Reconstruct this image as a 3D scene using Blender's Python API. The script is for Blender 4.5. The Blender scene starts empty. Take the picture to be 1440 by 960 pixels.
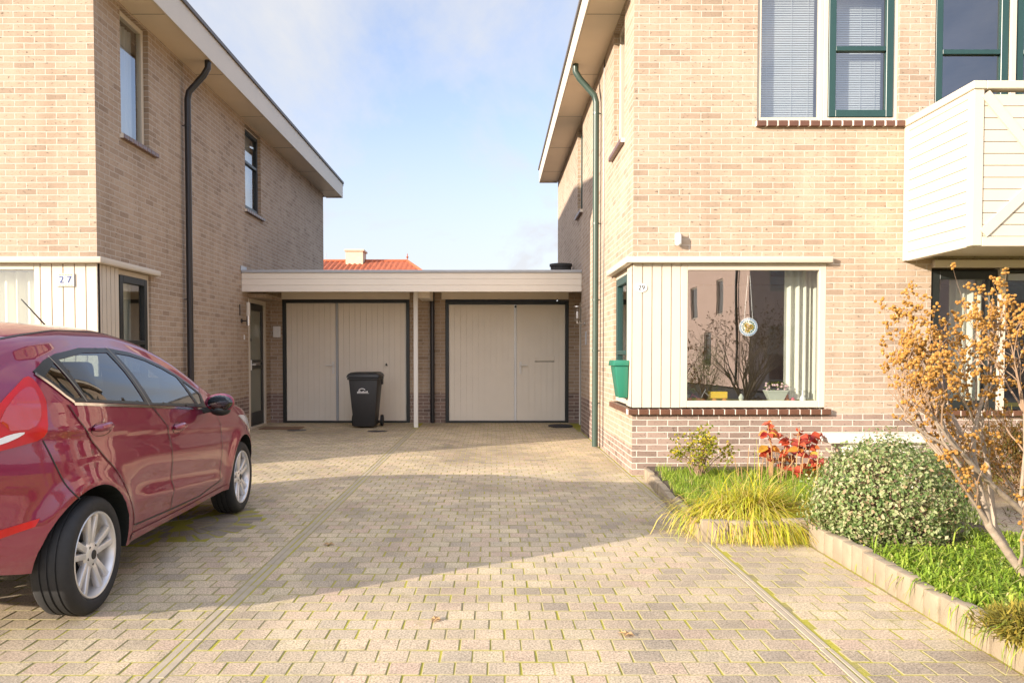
import bpy, bmesh, math, random
from mathutils import Vector, Matrix
from mathutils.geometry import delaunay_2d_cdt
R = random.Random(7)
D = bpy.data
SC = bpy.context.scene
COL = SC.collection
rad = math.radians

# ------------------------------------------------------------------ node helpers
def new_mat(name):
    m = D.materials.new(name); m.use_nodes = True
    nt = m.node_tree; nt.nodes.clear()
    out = nt.nodes.new('ShaderNodeOutputMaterial')
    return m, nt, out
def N(nt, kind, **kw):
    n = nt.nodes.new('ShaderNode' + kind)
    for k, v in kw.items():
        if k.startswith('_'): setattr(n, k[1:], v)
    return n
def L(nt, a, b): nt.links.new(a, b)
def rgb(c): return (c[0], c[1], c[2], 1)
def ramp(nt, src, stops, interp='LINEAR'):
    r = nt.nodes.new('ShaderNodeValToRGB'); r.color_ramp.interpolation = interp
    els = r.color_ramp.elements
    while len(els) > 1: els.remove(els[-1])
    els[0].position = stops[0][0]; els[0].color = rgb(stops[0][1])
    for p, c in stops[1:]:
        e = els.new(p); e.color = rgb(c)
    L(nt, src, r.inputs[0]); return r.outputs[0]
def g3(v): return (v, v, v)
def mixc(nt, fac, a, b, mode='MIX'):
    m = nt.nodes.new('ShaderNodeMix'); m.data_type = 'RGBA'; m.blend_type = mode
    for s, v in ((0, fac), (6, a), (7, b)):
        if isinstance(v, (int, float)): m.inputs[s].default_value = v
        elif isinstance(v, tuple): m.inputs[s].default_value = rgb(v)
        else: L(nt, v, m.inputs[s])
    return m.outputs[2]
def noise(nt, scale, detail=3, rough=.55, vec=None, dist=0):
    n = nt.nodes.new('ShaderNodeTexNoise'); n.inputs['Scale'].default_value = scale
    n.inputs['Detail'].default_value = detail; n.inputs['Roughness'].default_value = rough
    n.inputs['Distortion'].default_value = dist
    if vec is not None: L(nt, vec, n.inputs['Vector'])
    return n.outputs['Fac']
def bsdf(nt, out, color, rough=.6, bump=None, bump_s=.3, dist=.01, metallic=0, coat=0, spec=.5, sub=None):
    b = nt.nodes.new('ShaderNodeBsdfPrincipled')
    if isinstance(color, tuple): b.inputs['Base Color'].default_value = rgb(color)
    else: L(nt, color, b.inputs['Base Color'])
    if isinstance(rough, (int, float)): b.inputs['Roughness'].default_value = rough
    else: L(nt, rough, b.inputs['Roughness'])
    b.inputs['Metallic'].default_value = metallic
    b.inputs['Coat Weight'].default_value = coat
    b.inputs['Coat Roughness'].default_value = .012
    b.inputs['Specular IOR Level'].default_value = spec
    if bump is not None:
        bn = nt.nodes.new('ShaderNodeBump'); bn.inputs['Strength'].default_value = bump_s
        bn.inputs['Distance'].default_value = dist
        L(nt, bump, bn.inputs['Height']); L(nt, bn.outputs[0], b.inputs['Normal'])
    if out is not None: L(nt, b.outputs[0], out.inputs[0])
    return b
def uvn(nt): return nt.nodes.new('ShaderNodeUVMap').outputs[0]
def posn(nt): return nt.nodes.new('ShaderNodeNewGeometry').outputs['Position']
def island(nt): return nt.nodes.new('ShaderNodeNewGeometry').outputs['Random Per Island']

M = {}
def simple(name, color, rough=.5, var=.12, scale=6, bump=0, bscale=200, **kw):
    m, nt, out = new_mat(name)
    p = posn(nt)
    n = noise(nt, scale, 4, vec=p)
    c = mixc(nt, n, tuple(x * (1 - var) for x in color), tuple(min(1, x * (1 + var)) for x in color))
    bp = noise(nt, bscale, 2, vec=p) if bump else None
    bsdf(nt, out, c, rough, bp, bump, .003, **kw)
    M[name] = m; return m

def brick_mat(name, c1, c2, c3, mortar, stain=(.5, .4, .3)):
    m, nt, out = new_mat(name)
    uv = uvn(nt)
    # slight waviness of the courses
    b = nt.nodes.new('ShaderNodeTexBrick')
    b.inputs['Scale'].default_value = 1; b.inputs['Brick Width'].default_value = .2205
    b.inputs['Row Height'].default_value = .0665; b.inputs['Mortar Size'].default_value = .0062
    b.inputs['Mortar Smooth'].default_value = .35; b.inputs['Bias'].default_value = 0
    b.offset = .5; b.offset_frequency = 2; b.squash = 1
    b.inputs['Color1'].default_value = (0, 0, 0, 1); b.inputs['Color2'].default_value = (1, 1, 1, 1)
    b.inputs['Mortar'].default_value = (0.5, .5, .5, 1)
    w = nt.nodes.new('ShaderNodeTexNoise'); w.inputs['Scale'].default_value = 9; w.inputs['Detail'].default_value = 2
    L(nt, uv, w.inputs['Vector'])
    sub = nt.nodes.new('ShaderNodeVectorMath'); sub.operation = 'SUBTRACT'; sub.inputs[1].default_value = (.5, .5, .5)
    L(nt, w.outputs['Color'], sub.inputs[0])
    sc = nt.nodes.new('ShaderNodeVectorMath'); sc.operation = 'SCALE'; sc.inputs['Scale'].default_value = .009
    L(nt, sub.outputs[0], sc.inputs[0])
    ad = nt.nodes.new('ShaderNodeVectorMath'); ad.operation = 'ADD'
    L(nt, uv, ad.inputs[0]); L(nt, sc.outputs[0], ad.inputs[1]); L(nt, ad.outputs[0], b.inputs['Vector'])
    col = ramp(nt, b.outputs['Color'], [(0, c1), (.45, c2), (.8, c3), (1, tuple(x * .82 for x in c1))])
    fine = noise(nt, 55, 4, .7, uv)
    col = mixc(nt, .55, col, ramp(nt, fine, [(.3, g3(.78)), (.7, g3(1.12))]), 'MULTIPLY')
    # dark burn holes and scratches in the faces, stretched along the course
    mp = nt.nodes.new('ShaderNodeMapping'); mp.inputs['Scale'].default_value = (26, 52, 30)
    L(nt, uv, mp.inputs[0])
    pit = noise(nt, 1, 3, .6, mp.outputs[0], .6)
    pits = ramp(nt, pit, [(.625, g3(0)), (.67, g3(.9))])
    col = mixc(nt, pits, col, tuple(x * .42 for x in c1))
    big = noise(nt, 1.1, 4, .6, uv)
    col = mixc(nt, .8, col, ramp(nt, big, [(.3, g3(.84)), (.5, g3(1.0)), (.7, (1.12, 1.14, 1.17))]), 'MULTIPLY')
    mp2 = nt.nodes.new('ShaderNodeMapping'); mp2.inputs['Scale'].default_value = (5, .45, 1); L(nt, uv, mp2.inputs[0])
    col = mixc(nt, .7, col, ramp(nt, noise(nt, 1, 5, .65, mp2.outputs[0]), [(.33, (.80, .79, .77)), (.52, g3(1.0)), (.7, g3(1.08))]), 'MULTIPLY')
    mcol = mixc(nt, noise(nt, 5, 4, .6, uv), mortar, tuple(x * .86 for x in mortar))
    col = mixc(nt, b.outputs['Fac'], col, mcol)
    # height: face rough, joints back, pits in
    inv = nt.nodes.new('ShaderNodeMath'); inv.operation = 'SUBTRACT'; inv.inputs[0].default_value = 1
    L(nt, b.outputs['Fac'], inv.inputs[1])
    h = nt.nodes.new('ShaderNodeMath'); h.operation = 'MULTIPLY_ADD'; L(nt, fine, h.inputs[0]); h.inputs[1].default_value = .35
    L(nt, inv.outputs[0], h.inputs[2])
    h2 = nt.nodes.new('ShaderNodeMath'); h2.operation = 'MULTIPLY_ADD'; L(nt, pits, h2.inputs[0]); h2.inputs[1].default_value = -.5
    L(nt, h.outputs[0], h2.inputs[2])
    bsdf(nt, out, col, .88, h2.outputs[0], .55, .006, spec=.25)
    M[name] = m
brick_mat('brick', (.40, .297, .217), (.45, .347, .258), (.425, .322, .237), (.535, .47, .40))
brick_mat('plinth_brick', (.27, .195, .155), (.35, .255, .205), (.30, .22, .18), (.60, .53, .46))
brick_mat('dark_brick', (.22, .16, .14), (.29, .205, .175), (.24, .175, .15), (.52, .46, .40))

simple('strip_stone', (.37, .31, .225), .9, .2, 12, .5, 120)
simple('cream', (.60, .53, .43), .45, .05, 3, .1, 40)
simple('cream_shade_lift', (.83, .76, .66), .42, .05, 2.5, .1, 60)  # copy of the cream, lightened to offset the shade on the canopy fascia
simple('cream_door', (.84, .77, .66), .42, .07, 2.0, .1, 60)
simple('soffit', (.74, .62, .47), .5, .08, 2.5)
simple('white_paint', (.80, .78, .74), .4, .04)
simple('white_plastic', (.82, .82, .82), .35, .04)
simple('green_frame', (.020, .058, .055), .35, .1)
simple('black_frame', (.016, .02, .02), .4, .15)
simple('black_pipe', (.022, .022, .026), .28, .1)
simple('green_pipe', (.045, .075, .06), .35, .12)
simple('mailbox_green', (.022, .17, .11), .32, .06)
simple('sill_tile', (.125, .058, .036), .3, .3, 9)
simple('roof_edge', (.11, .095, .085), .5, .1)
simple('zinc', (.42, .44, .47), .45, .12, 8)
simple('roof_felt', (.06, .06, .06), .9, .2)
simple('dark_plastic', (.028, .029, .031), .48, .15, 12, .15, 300)
simple('rubber', (.02, .02, .021), .75, .3, 30, .3, 250)
simple('steel', (.55, .55, .55), .25, .05, metallic=1)
simple('chrome', (.8, .8, .82), .12, .02, metallic=1)
simple('alloy', (.74, .73, .72), .3, .05, metallic=.55)
simple('dark_metal', (.05, .05, .05), .5, .2, metallic=.6)
simple('room', (.42, .36, .29), .9, .1)
simple('room_floor', (.18, .12, .08), .6, .2)
simple('curtain', (.80, .78, .68), .9, .06)
simple('blind', (.50, .52, .56), .5, .03)
simple('soil', (.085, .06, .04), .95, .4, 30, .8, 80)
simple('kerb_stone', (.30, .24, .165), .9, .4, 7, .9, 90)
simple('stone_white', (.70, .66, .58), .9, .12, 20, .5, 90)
simple('mat_brown', (.20, .12, .07), .95, .3, 60, .8, 400)
simple('mat_dark', (.03, .03, .035), .95, .3, 60, .8, 400)
simple('roof_tile', (.40, .10, .035), .75, .5, 5)
simple('chimney_plaster', (.62, .50, .36), .9, .25, 5)
simple('slate_roof', (.06, .06, .065), .7, .2)
simple('bark', (.32, .255, .195), .85, .5, 28, .6, 90)
simple('twig', (.30, .20, .13), .85, .25, 30)
simple('seat_fabric', (.03, .03, .032), .9, .2)
simple('mirror_dark', (.16, .17, .19), .12, .02, metallic=1)
simple('car_recess_shade', (.07, .003, .012), .2, .05)  # darker body red, shade of the handle recess put into the colour
simple('tile_white', (.52, .52, .50), .35, .04)
simple('ink_blue', (.035, .07, .25), .5, .05)
simple('ink_black', (.02, .02, .02), .5, .05)
simple('yellow_paint', (.80, .52, .03), .4, .08)
simple('pink_paint', (.62, .12, .18), .4, .1)
simple('terracotta', (.60, .20, .07), .6, .1)
simple('pot_grey', (.50, .52, .44), .6, .1)
simple('flower_pink', (.75, .50, .55), .7, .15)
simple('ornament_blue', (.25, .42, .68), .4, .3, 90)
simple('opp_wall', (.78, .58, .48), .9, .1)
simple('iron', (.04, .04, .045), .5, .2)

def glass_mat(name, ior=1.75, tint=(.82, .86, .84)):
    m, nt, out = new_mat(name)
    t = N(nt, 'BsdfTransparent'); t.inputs[0].default_value = rgb(tint)
    g = N(nt, 'BsdfGlossy'); g.inputs['Roughness'].default_value = .003; g.inputs[0].default_value = (1, 1, 1, 1)
    w = noise(nt, 1.3, 1, vec=posn(nt))
    bn = N(nt, 'Bump'); bn.inputs['Strength'].default_value = .06; bn.inputs['Distance'].default_value = .02
    L(nt, w, bn.inputs['Height']); L(nt, bn.outputs[0], g.inputs['Normal'])
    ge = nt.nodes.new('ShaderNodeNewGeometry')
    dt = N(nt, 'VectorMath'); dt.operation = 'DOT_PRODUCT'; L(nt, ge.outputs['Normal'], dt.inputs[0]); L(nt, ge.outputs['Incoming'], dt.inputs[1])
    ab = N(nt, 'Math'); ab.operation = 'ABSOLUTE'; L(nt, dt.outputs['Value'], ab.inputs[0])
    om = N(nt, 'Math'); om.operation = 'SUBTRACT'; om.inputs[0].default_value = 1; L(nt, ab.outputs[0], om.inputs[1])
    pw = N(nt, 'Math'); pw.operation = 'POWER'; pw.inputs[1].default_value = 4.5; L(nt, om.outputs[0], pw.inputs[0])
    f0 = ((ior - 1) / (ior + 1)) ** 2
    f = N(nt, 'Math'); f.operation = 'MULTIPLY_ADD'; f.inputs[1].default_value = 1 - f0; f.inputs[2].default_value = f0; f.use_clamp = True
    L(nt, pw.outputs[0], f.inputs[0])
    mx = N(nt, 'MixShader')
    L(nt, f.outputs[0], mx.inputs[0]); L(nt, t.outputs[0], mx.inputs[1]); L(nt, g.outputs[0], mx.inputs[2])
    L(nt, mx.outputs[0], out.inputs[0]); M[name] = m
glass_mat('glass', 2.7)
glass_mat('car_glass', 1.7, (.55, .62, .60))
glass_mat('lamp_glass', 1.45, (.95, .95, .95))
def frosted():
    m, nt, out = new_mat('frosted_glass')
    b = bsdf(nt, out, (.30, .32, .27), .12, spec=.8); b.inputs['Alpha'].default_value = .85
    M['frosted_glass'] = m
frosted()

def paint():
    m, nt, out = new_mat('car_paint')
    p = posn(nt)
    fl = noise(nt, 900, 2, .6, p)
    c = mixc(nt, fl, (.20, .004, .040), (.31, .012, .066))
    b = bsdf(nt, out, c, .42, fl, .05, .001, metallic=.6, coat=1.0); b.inputs['Coat IOR'].default_value = 1.75
    # road dust towards the sills and arches
    geo = nt.nodes.new('ShaderNodeNewGeometry'); s = N(nt, 'SeparateXYZ'); L(nt, geo.outputs['Position'], s.inputs[0])
    mr = N(nt, 'MapRange'); mr.inputs[1].default_value = .25; mr.inputs[2].default_value = .48
    mr.inputs[3].default_value = .55; mr.inputs[4].default_value = 0
    L(nt, s.outputs[2], mr.inputs[0])
    d = N(nt, 'Math'); d.operation = 'MULTIPLY'; L(nt, mr.outputs[0], d.inputs[0]); L(nt, noise(nt, 14, 5, .7, p), d.inputs[1])
    L(nt, mixc(nt, d.outputs[0], c, (.34, .25, .20)), b.inputs['Base Color'])
    rr = N(nt, 'Math'); rr.operation = 'MULTIPLY_ADD'; L(nt, d.outputs[0], rr.inputs[0]); rr.inputs[1].default_value = .5; rr.inputs[2].default_value = .42
    L(nt, rr.outputs[0], b.inputs['Roughness'])
    cw = N(nt, 'Math'); cw.operation = 'SUBTRACT'; cw.inputs[0].default_value = 1; L(nt, d.outputs[0], cw.inputs[1])
    L(nt, cw.outputs[0], b.inputs['Coat Weight'])
    M['car_paint'] = m
    m, nt, out = new_mat('tail_red')
    c = ramp(nt, noise(nt, 7, 1, vec=posn(nt)), [(.35, (.62, .003, .005)), (.6, (.50, .002, .004))])
    bsdf(nt, out, c, .3, coat=.4, spec=.4); M['tail_red'] = m
    m, nt, out = new_mat('tail_clear'); bsdf(nt, out, (.8, .78, .78), .1, coat=1, spec=.8); M['tail_clear'] = m
    m, nt, out = new_mat('tail_deep'); bsdf(nt, out, (.50, .003, .005), .08, coat=1, spec=.8); M['tail_deep'] = m
paint()

def paver_mat():
    m, nt, out = new_mat('paver')
    p = posn(nt)
    c = ramp(nt, island(nt), [(0, (.50, .42, .31)), (.16, (.60, .485, .36)), (.34, (.53, .45, .34)), (.5, (.64, .54, .38)),
                              (.66, (.57, .44, .34)), (.82, (.61, .505, .365)), (.93, (.44, .37, .29)), (1, (.54, .46, .35))])
    sp = noise(nt, 105, 4, .8, p)
    c = mixc(nt, .9, c, ramp(nt, sp, [(.36, g3(.35)), (.5, g3(.95)), (.64, g3(1.45))]), 'MULTIPLY')
    st = noise(nt, .55, 5, .62, p, .4)
    c = mixc(nt, .8, c, ramp(nt, st, [(.30, (.44, .43, .43)), (.55, (.92, .90, .83))]), 'MULTIPLY')
    st2 = noise(nt, 2.7, 4, .6, p)
    c = mixc(nt, .6, c, ramp(nt, st2, [(.3, (.74, .74, .76)), (.6, (1.04, 1.02, 1))]), 'MULTIPLY')
    mo = noise(nt, 3.3, 5, .7, p)
    mf = ramp(nt, mo, [(.60, g3(0)), (.72, g3(.45))])
    c = mixc(nt, mf, c, (.27, .25, .06))
    bsdf(nt, out, c, .9, sp, .6, .004, spec=.2); M['paver'] = m
    m, nt, out = new_mat('paver_edge'); bsdf(nt, out, mixc(nt, noise(nt, 8, 4, .7, posn(nt)), (.24, .215, .10), (.40, .34, .20)), .95, spec=.1); M['paver_edge'] = m
    m, nt, out = new_mat('joint')
    n1 = noise(nt, 2.2, 4, .65, p := posn(nt)); n2 = noise(nt, 60, 3, .7, p)
    moss = mixc(nt, n2, (.24, .23, .03), (.48, .42, .08))
    sand = mixc(nt, n2, (.17, .145, .09), (.34, .28, .17))
    c = mixc(nt, ramp(nt, n1, [(.36, g3(0)), (.52, g3(1))]), sand, moss)
    bsdf(nt, out, c, .95, n2, .8, .006, spec=.1); M['joint'] = m
    m, nt, out = new_mat('small_paver')
    c = ramp(nt, island(nt), [(0, (.24, .20, .16)), (.5, (.33, .27, .20)), (1, (.28, .23, .19))])
    c = mixc(nt, .8, c, ramp(nt, noise(nt, 120, 3, .7, posn(nt)), [(.35, g3(.6)), (.65, g3(1.25))]), 'MULTIPLY')
    bsdf(nt, out, c, .9, spec=.2); M['small_paver'] = m
    m, nt, out = new_mat('asphalt')
    n2 = noise(nt, 90, 4, .7, posn(nt)); bsdf(nt, out, mixc(nt, n2, g3(.035), g3(.085)), .9, n2, .4, .004); M['asphalt'] = m
paver_mat()

def leaf_mat(name, stops, rough=.55, trans=.35):
    m, nt, out = new_mat(name)
    c = ramp(nt, island(nt), stops)
    b = bsdf(nt, None, c, rough, spec=.35)
    t = N(nt, 'BsdfTranslucent'); L(nt, mixc(nt, 1.0, c, (1.3, 1.25, .8), 'MULTIPLY'), t.inputs[0])
    mx = N(nt, 'MixShader'); mx.inputs[0].default_value = trans
    L(nt, b.outputs[0], mx.inputs[1]); L(nt, t.outputs[0], mx.inputs[2]); L(nt, mx.outputs[0], out.inputs[0])
    M[name] = m
leaf_mat('blade_green', [(0, (.14, .23, .02)), (.4, (.22, .34, .03)), (.75, (.33, .42, .05)), (.93, (.40, .44, .09)), (1, (.48, .40, .20))])
leaf_mat('blade_yellow', [(0, (.60, .52, .04)), (.3, (.42, .47, .03)), (.55, (.70, .58, .10)), (.72, (.55, .36, .16)), (.85, (.22, .33, .02)), (1, (.70, .58, .22))])
leaf_mat('ivy', [(0, (.08, .14, .035)), (.3, (.16, .23, .07)), (.52, (.27, .33, .13)), (.70, (.38, .41, .21)), (.88, (.48, .47, .28)), (1, (.40, .26, .16))])
leaf_mat('red_leaf', [(0, (.40, .03, .03)), (.35, (.50, .10, .04)), (.55, (.22, .02, .03)), (.75, (.55, .22, .04)), (1, (.50, .33, .04))])
leaf_mat('yellow_leaf', [(0, (.16, .20, .02)), (.4, (.30, .30, .03)), (.7, (.55, .45, .04)), (1, (.12, .18, .03))])
leaf_mat('seed', [(0, (.33, .16, .03)), (.4, (.44, .22, .04)), (.75, (.26, .12, .03)), (1, (.52, .33, .10))], .8, .1)
leaf_mat('conifer', [(0, (.06, .07, .015)), (.4, (.16, .09, .022)), (.7, (.24, .10, .03)), (1, (.10, .12, .02))], .8, .2)
leaf_mat('juniper', [(0, (.13, .14, .02)), (.5, (.26, .22, .03)), (1, (.40, .30, .05))], .8, .2)
leaf_mat('dry_stem', [(0, (.35, .20, .09)), (1, (.50, .33, .16))], .8, .1)
leaf_mat('moss', [(0, (.14, .20, .01)), (1, (.34, .36, .03))], .9, .2)

# ------------------------------------------------------------------ mesh helpers
def setp(o, label=None, cat=None, group=None, kind=None):
    if label: o['label'] = label
    if cat: o['category'] = cat
    if group: o['group'] = group
    if kind: o['kind'] = kind
    return o
def empty(name, loc, label, cat, group=None):
    o = D.objects.new(name, None); COL.objects.link(o); o.location = loc; o.empty_display_size = .1
    return setp(o, label, cat, group)
def wloc(o):
    v = Vector((0, 0, 0))
    while o is not None: v += o.location; o = o.parent
    return v
class MB:
    def __init__(s): s.v = []; s.f = []; s.m = []
    def add(s, vs, fs, m=0):
        b = len(s.v); s.v += [tuple(v) for v in vs]
        for f in fs: s.f.append(tuple(b + i for i in f)); s.m.append(m)
    def quad(s, a, b, c, d, m=0): s.add([a, b, c, d], [(0, 1, 2, 3)], m)
    def box(s, x0, x1, y0, y1, z0, z1, m=0):
        x0, x1 = min(x0, x1), max(x0, x1); y0, y1 = min(y0, y1), max(y0, y1); z0, z1 = min(z0, z1), max(z0, z1)
        v = [(x0, y0, z0), (x1, y0, z0), (x1, y1, z0), (x0, y1, z0), (x0, y0, z1), (x1, y0, z1), (x1, y1, z1), (x0, y1, z1)]
        s.add(v, [(0, 3, 2, 1), (4, 5, 6, 7), (0, 1, 5, 4), (1, 2, 6, 5), (2, 3, 7, 6), (3, 0, 4, 7)], m); return s
    def obox(s, c, ax, ay, az, m=0):   # oriented box: centre and three half vectors
        c, ax, ay, az = Vector(c), Vector(ax), Vector(ay), Vector(az)
        v = [c + i * ax + j * ay + k * az for k in (-1, 1) for j, i in ((-1, -1), (-1, 1), (1, 1), (1, -1))]
        s.add(v, [(0, 3, 2, 1), (4, 5, 6, 7), (0, 1, 5, 4), (1, 2, 6, 5), (2, 3, 7, 6), (3, 0, 4, 7)], m); return s
    def tube(s, pts, rs, n=10, cap=True, m=0):
        pts = [Vector(p) for p in pts]
        if isinstance(rs, (int, float)): rs = [rs] * len(pts)
        b = len(s.v); up = None
        for i, p in enumerate(pts):
            if i == 0: t = pts[1] - p
            elif i == len(pts) - 1: t = p - pts[i - 1]
            else: t = (pts[i + 1] - p).normalized() + (p - pts[i - 1]).normalized()
            if t.length < 1e-9: t = Vector((0, 0, 1))
            t.normalize()
            if up is None:
                up = t.cross(Vector((0, 0, 1)))
                if up.length < .1: up = t.cross(Vector((1, 0, 0)))
            up = (up - t * up.dot(t)).normalized(); w = t.cross(up)
            for k in range(n):
                a = 2 * math.pi * k / n
                s.v.append(tuple(p + rs[i] * (math.cos(a) * up + math.sin(a) * w)))
        for i in range(len(pts) - 1):
            for k in range(n):
                k2 = (k + 1) % n
                s.f.append((b + i * n + k, b + i * n + k2, b + (i + 1) * n + k2, b + (i + 1) * n + k)); s.m.append(m)
        if cap and n > 2:
            s.f.append(tuple(b + k for k in reversed(range(n)))); s.m.append(m)
            e = b + (len(pts) - 1) * n
            s.f.append(tuple(e + k for k in range(n))); s.m.append(m)
        return s
    def lathe(s, prof, c, axis='z', n=32, m=0, cap=True):   # prof: (radius, height)
        b = len(s.v)
        for r, h in prof:
            for k in range(n):
                a = 2 * math.pi * k / n; p, q = r * math.cos(a), r * math.sin(a)
                o = {'z': (p, q, h), 'x': (h, p, q), 'y': (q, h, p)}[axis]
                s.v.append((c[0] + o[0], c[1] + o[1], c[2] + o[2]))
        for i in range(len(prof) - 1):
            for k in range(n):
                k2 = (k + 1) % n
                s.f.append((b + i * n + k, b + i * n + k2, b + (i + 1) * n + k2, b + (i + 1) * n + k)); s.m.append(m)
        if cap:
            s.f.append(tuple(b + k for k in reversed(range(n)))); s.m.append(m)
            e = b + (len(prof) - 1) * n
            s.f.append(tuple(e + k for k in range(n))); s.m.append(m)
        return s
    def ball(s, c, r, n=8, k=5, m=0, sz=(1, 1, 1)):
        prof = [(max(r * math.sin(math.pi * i / k), r * .02), -r * math.cos(math.pi * i / k)) for i in range(k + 1)]
        b = len(s.v); s.lathe(prof, (0, 0, 0), 'z', n, m)
        for i in range(b, len(s.v)):
            v = s.v[i]; s.v[i] = (c[0] + v[0] * sz[0], c[1] + v[1] * sz[1], c[2] + v[2] * sz[2])
        return s
    def prism(s, poly, y0, y1, axis='y', m=0):   # poly in the other two axes
        def P(a, b, t): return {'y': (a, t, b), 'x': (t, a, b), 'z': (a, b, t)}[axis]
        n = len(poly); vs = [P(a, b, y0) for a, b in poly] + [P(a, b, y1) for a, b in poly]
        fs = [tuple(range(n)), tuple(range(2 * n - 1, n - 1, -1))] + [(i, i + n, (i + 1) % n + n, (i + 1) % n) for i in range(n)]
        s.add(vs, fs, m); return s
    def build(s, name, mats, parent=None, smooth=False, bevel=0, seg=1, recalc=True, sharp=35, label=None, cat=None, group=None, kind=None):
        if not isinstance(mats, (list, tuple)): mats = [mats]
        off = wloc(parent) if parent is not None else Vector((0, 0, 0))
        base = off.copy()
        me = D.meshes.new(name)
        loc = Vector((0, 0, 0))
        if parent is None and s.v:
            xs = [v[0] for v in s.v]; ys = [v[1] for v in s.v]; zs = [v[2] for v in s.v]
            loc = Vector(((min(xs) + max(xs)) / 2, (min(ys) + max(ys)) / 2, min(zs))); off = loc
        me.from_pydata(s.v, [], s.f)
        me.polygons.foreach_set('material_index', s.m)
        for m in mats: me.materials.append(M[m] if isinstance(m, str) else m)
        uv = me.uv_layers.new(name='UVMap')
        if recalc or bevel:
            bm = bmesh.new(); bm.from_mesh(me)
            if recalc: bmesh.ops.recalc_face_normals(bm, faces=bm.faces)
            if bevel:
                bmesh.ops.bevel(bm, geom=[e for e in bm.edges if len(e.link_faces) == 2 and e.calc_face_angle(0) > .5], offset=bevel, segments=seg, profile=.5, affect='EDGES', clamp_overlap=True)
            bm.to_mesh(me); bm.free()
            uv = me.uv_layers[0]
        co = me.vertices
        for p in me.polygons:
            n = p.normal; ax, ay, az = abs(n.x), abs(n.y), abs(n.z)
            for li in p.loop_indices:
                c = co[me.loops[li].vertex_index].co
                uv.data[li].uv = (c.y, c.z) if (ax >= ay and ax >= az) else ((c.x, c.z) if ay >= az else (c.x, c.y))
        me.transform(Matrix.Translation(-off))
        if smooth or bevel:
            me.polygons.foreach_set('use_smooth', [True] * len(me.polygons)); me.set_sharp_from_angle(angle=rad(sharp))
        me.update()
        o = D.objects.new(name, me); COL.objects.link(o)
        if parent is not None: o.parent = parent
        else: o.location = loc
        return setp(o, label, cat, group, kind)
def struct(mb, name, mats, **kw): return mb.build(name, mats, kind='structure', **kw)
def copy_tree(o, parent=None):
    c = o.copy(); COL.objects.link(c); c.parent = parent
    for ch in list(o.children): copy_tree(ch, c)
    return c
def text_mesh(name, body, size, mat, parent, centre, rot, extrude=.002):
    cu = D.curves.new(name, 'FONT'); cu.body = body; cu.size = size; cu.extrude = extrude
    cu.align_x = 'CENTER'; cu.align_y = 'CENTER'
    to = D.objects.new(name + '_t', cu); COL.objects.link(to)
    dg = bpy.context.evaluated_depsgraph_get(); dg.update()
    me = D.meshes.new_from_object(to.evaluated_get(dg)); D.objects.remove(to)
    me.transform(Matrix.Translation(Vector(centre) - wloc(parent)) @ rot)
    me.materials.clear(); me.materials.append(M[mat])
    o = D.objects.new(name, me); COL.objects.link(o); o.parent = parent; return o
FRONT = Matrix.Rotation(rad(90), 4, 'X')      # text facing -Y

# ------------------------------------------------------------------ layout constants (metres; camera at origin, +Y into the picture)
XL, XR, FY, GY, CY = -4.22, 1.495, 8.3, 14.7, 13.05
EAVE = 5.27

# wall with openings in plane 'x' or 'y'; openings (a0,a1,z0,z1); reveals of depth dep towards inside
def wall(mb, plane, c, out, a0, a1, z0, z1, ops=(), dep=.10, plinth=None, pm=1):
    As = sorted({a0, a1, *[t for o in ops for t in o[:2] if a0 < t < a1]})
    Zs = sorted({z0, z1, *[t for o in ops for t in o[2:4] if z0 < t < z1], *([t for t in (plinth or ()) if z0 < t < z1])})
    def P(a, z, d=0): return (c - out * d, a, z) if plane == 'x' else (a, c - out * d, z)
    for i in range(len(As) - 1):
        for j in range(len(Zs) - 1):
            am, zm = (As[i] + As[i + 1]) / 2, (Zs[j] + Zs[j + 1]) / 2
            if any(o[0] < am < o[1] and o[2] < zm < o[3] for o in ops): continue
            mi = pm if plinth and plinth[0] < zm < plinth[1] else 0
            q = [P(As[i], Zs[j]), P(As[i + 1], Zs[j]), P(As[i + 1], Zs[j + 1]), P(As[i], Zs[j + 1])]
            flip = (plane == 'x' and out < 0) or (plane == 'y' and out > 0)
            if flip: q.reverse()
            mb.quad(*q, m=mi)
    for o in ops:
        b0, b1, y0, y1 = o[:4]
        if b1 < a1 - 1e-4 : mb.quad(P(b1, y0), P(b1, y1), P(b1, y1, dep), P(b1, y0, dep))
        if b0 > a0 + 1e-4: mb.quad(P(b0, y0), P(b0, y0, dep), P(b0, y1, dep), P(b0, y1))
        mb.quad(P(b0, y1), P(b0, y1, dep), P(b1, y1, dep), P(b1, y1))
        if y0 > z0 + 1e-4: mb.quad(P(b0, y0), P(b1, y0), P(b1, y0, dep), P(b0, y0, dep))

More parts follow.
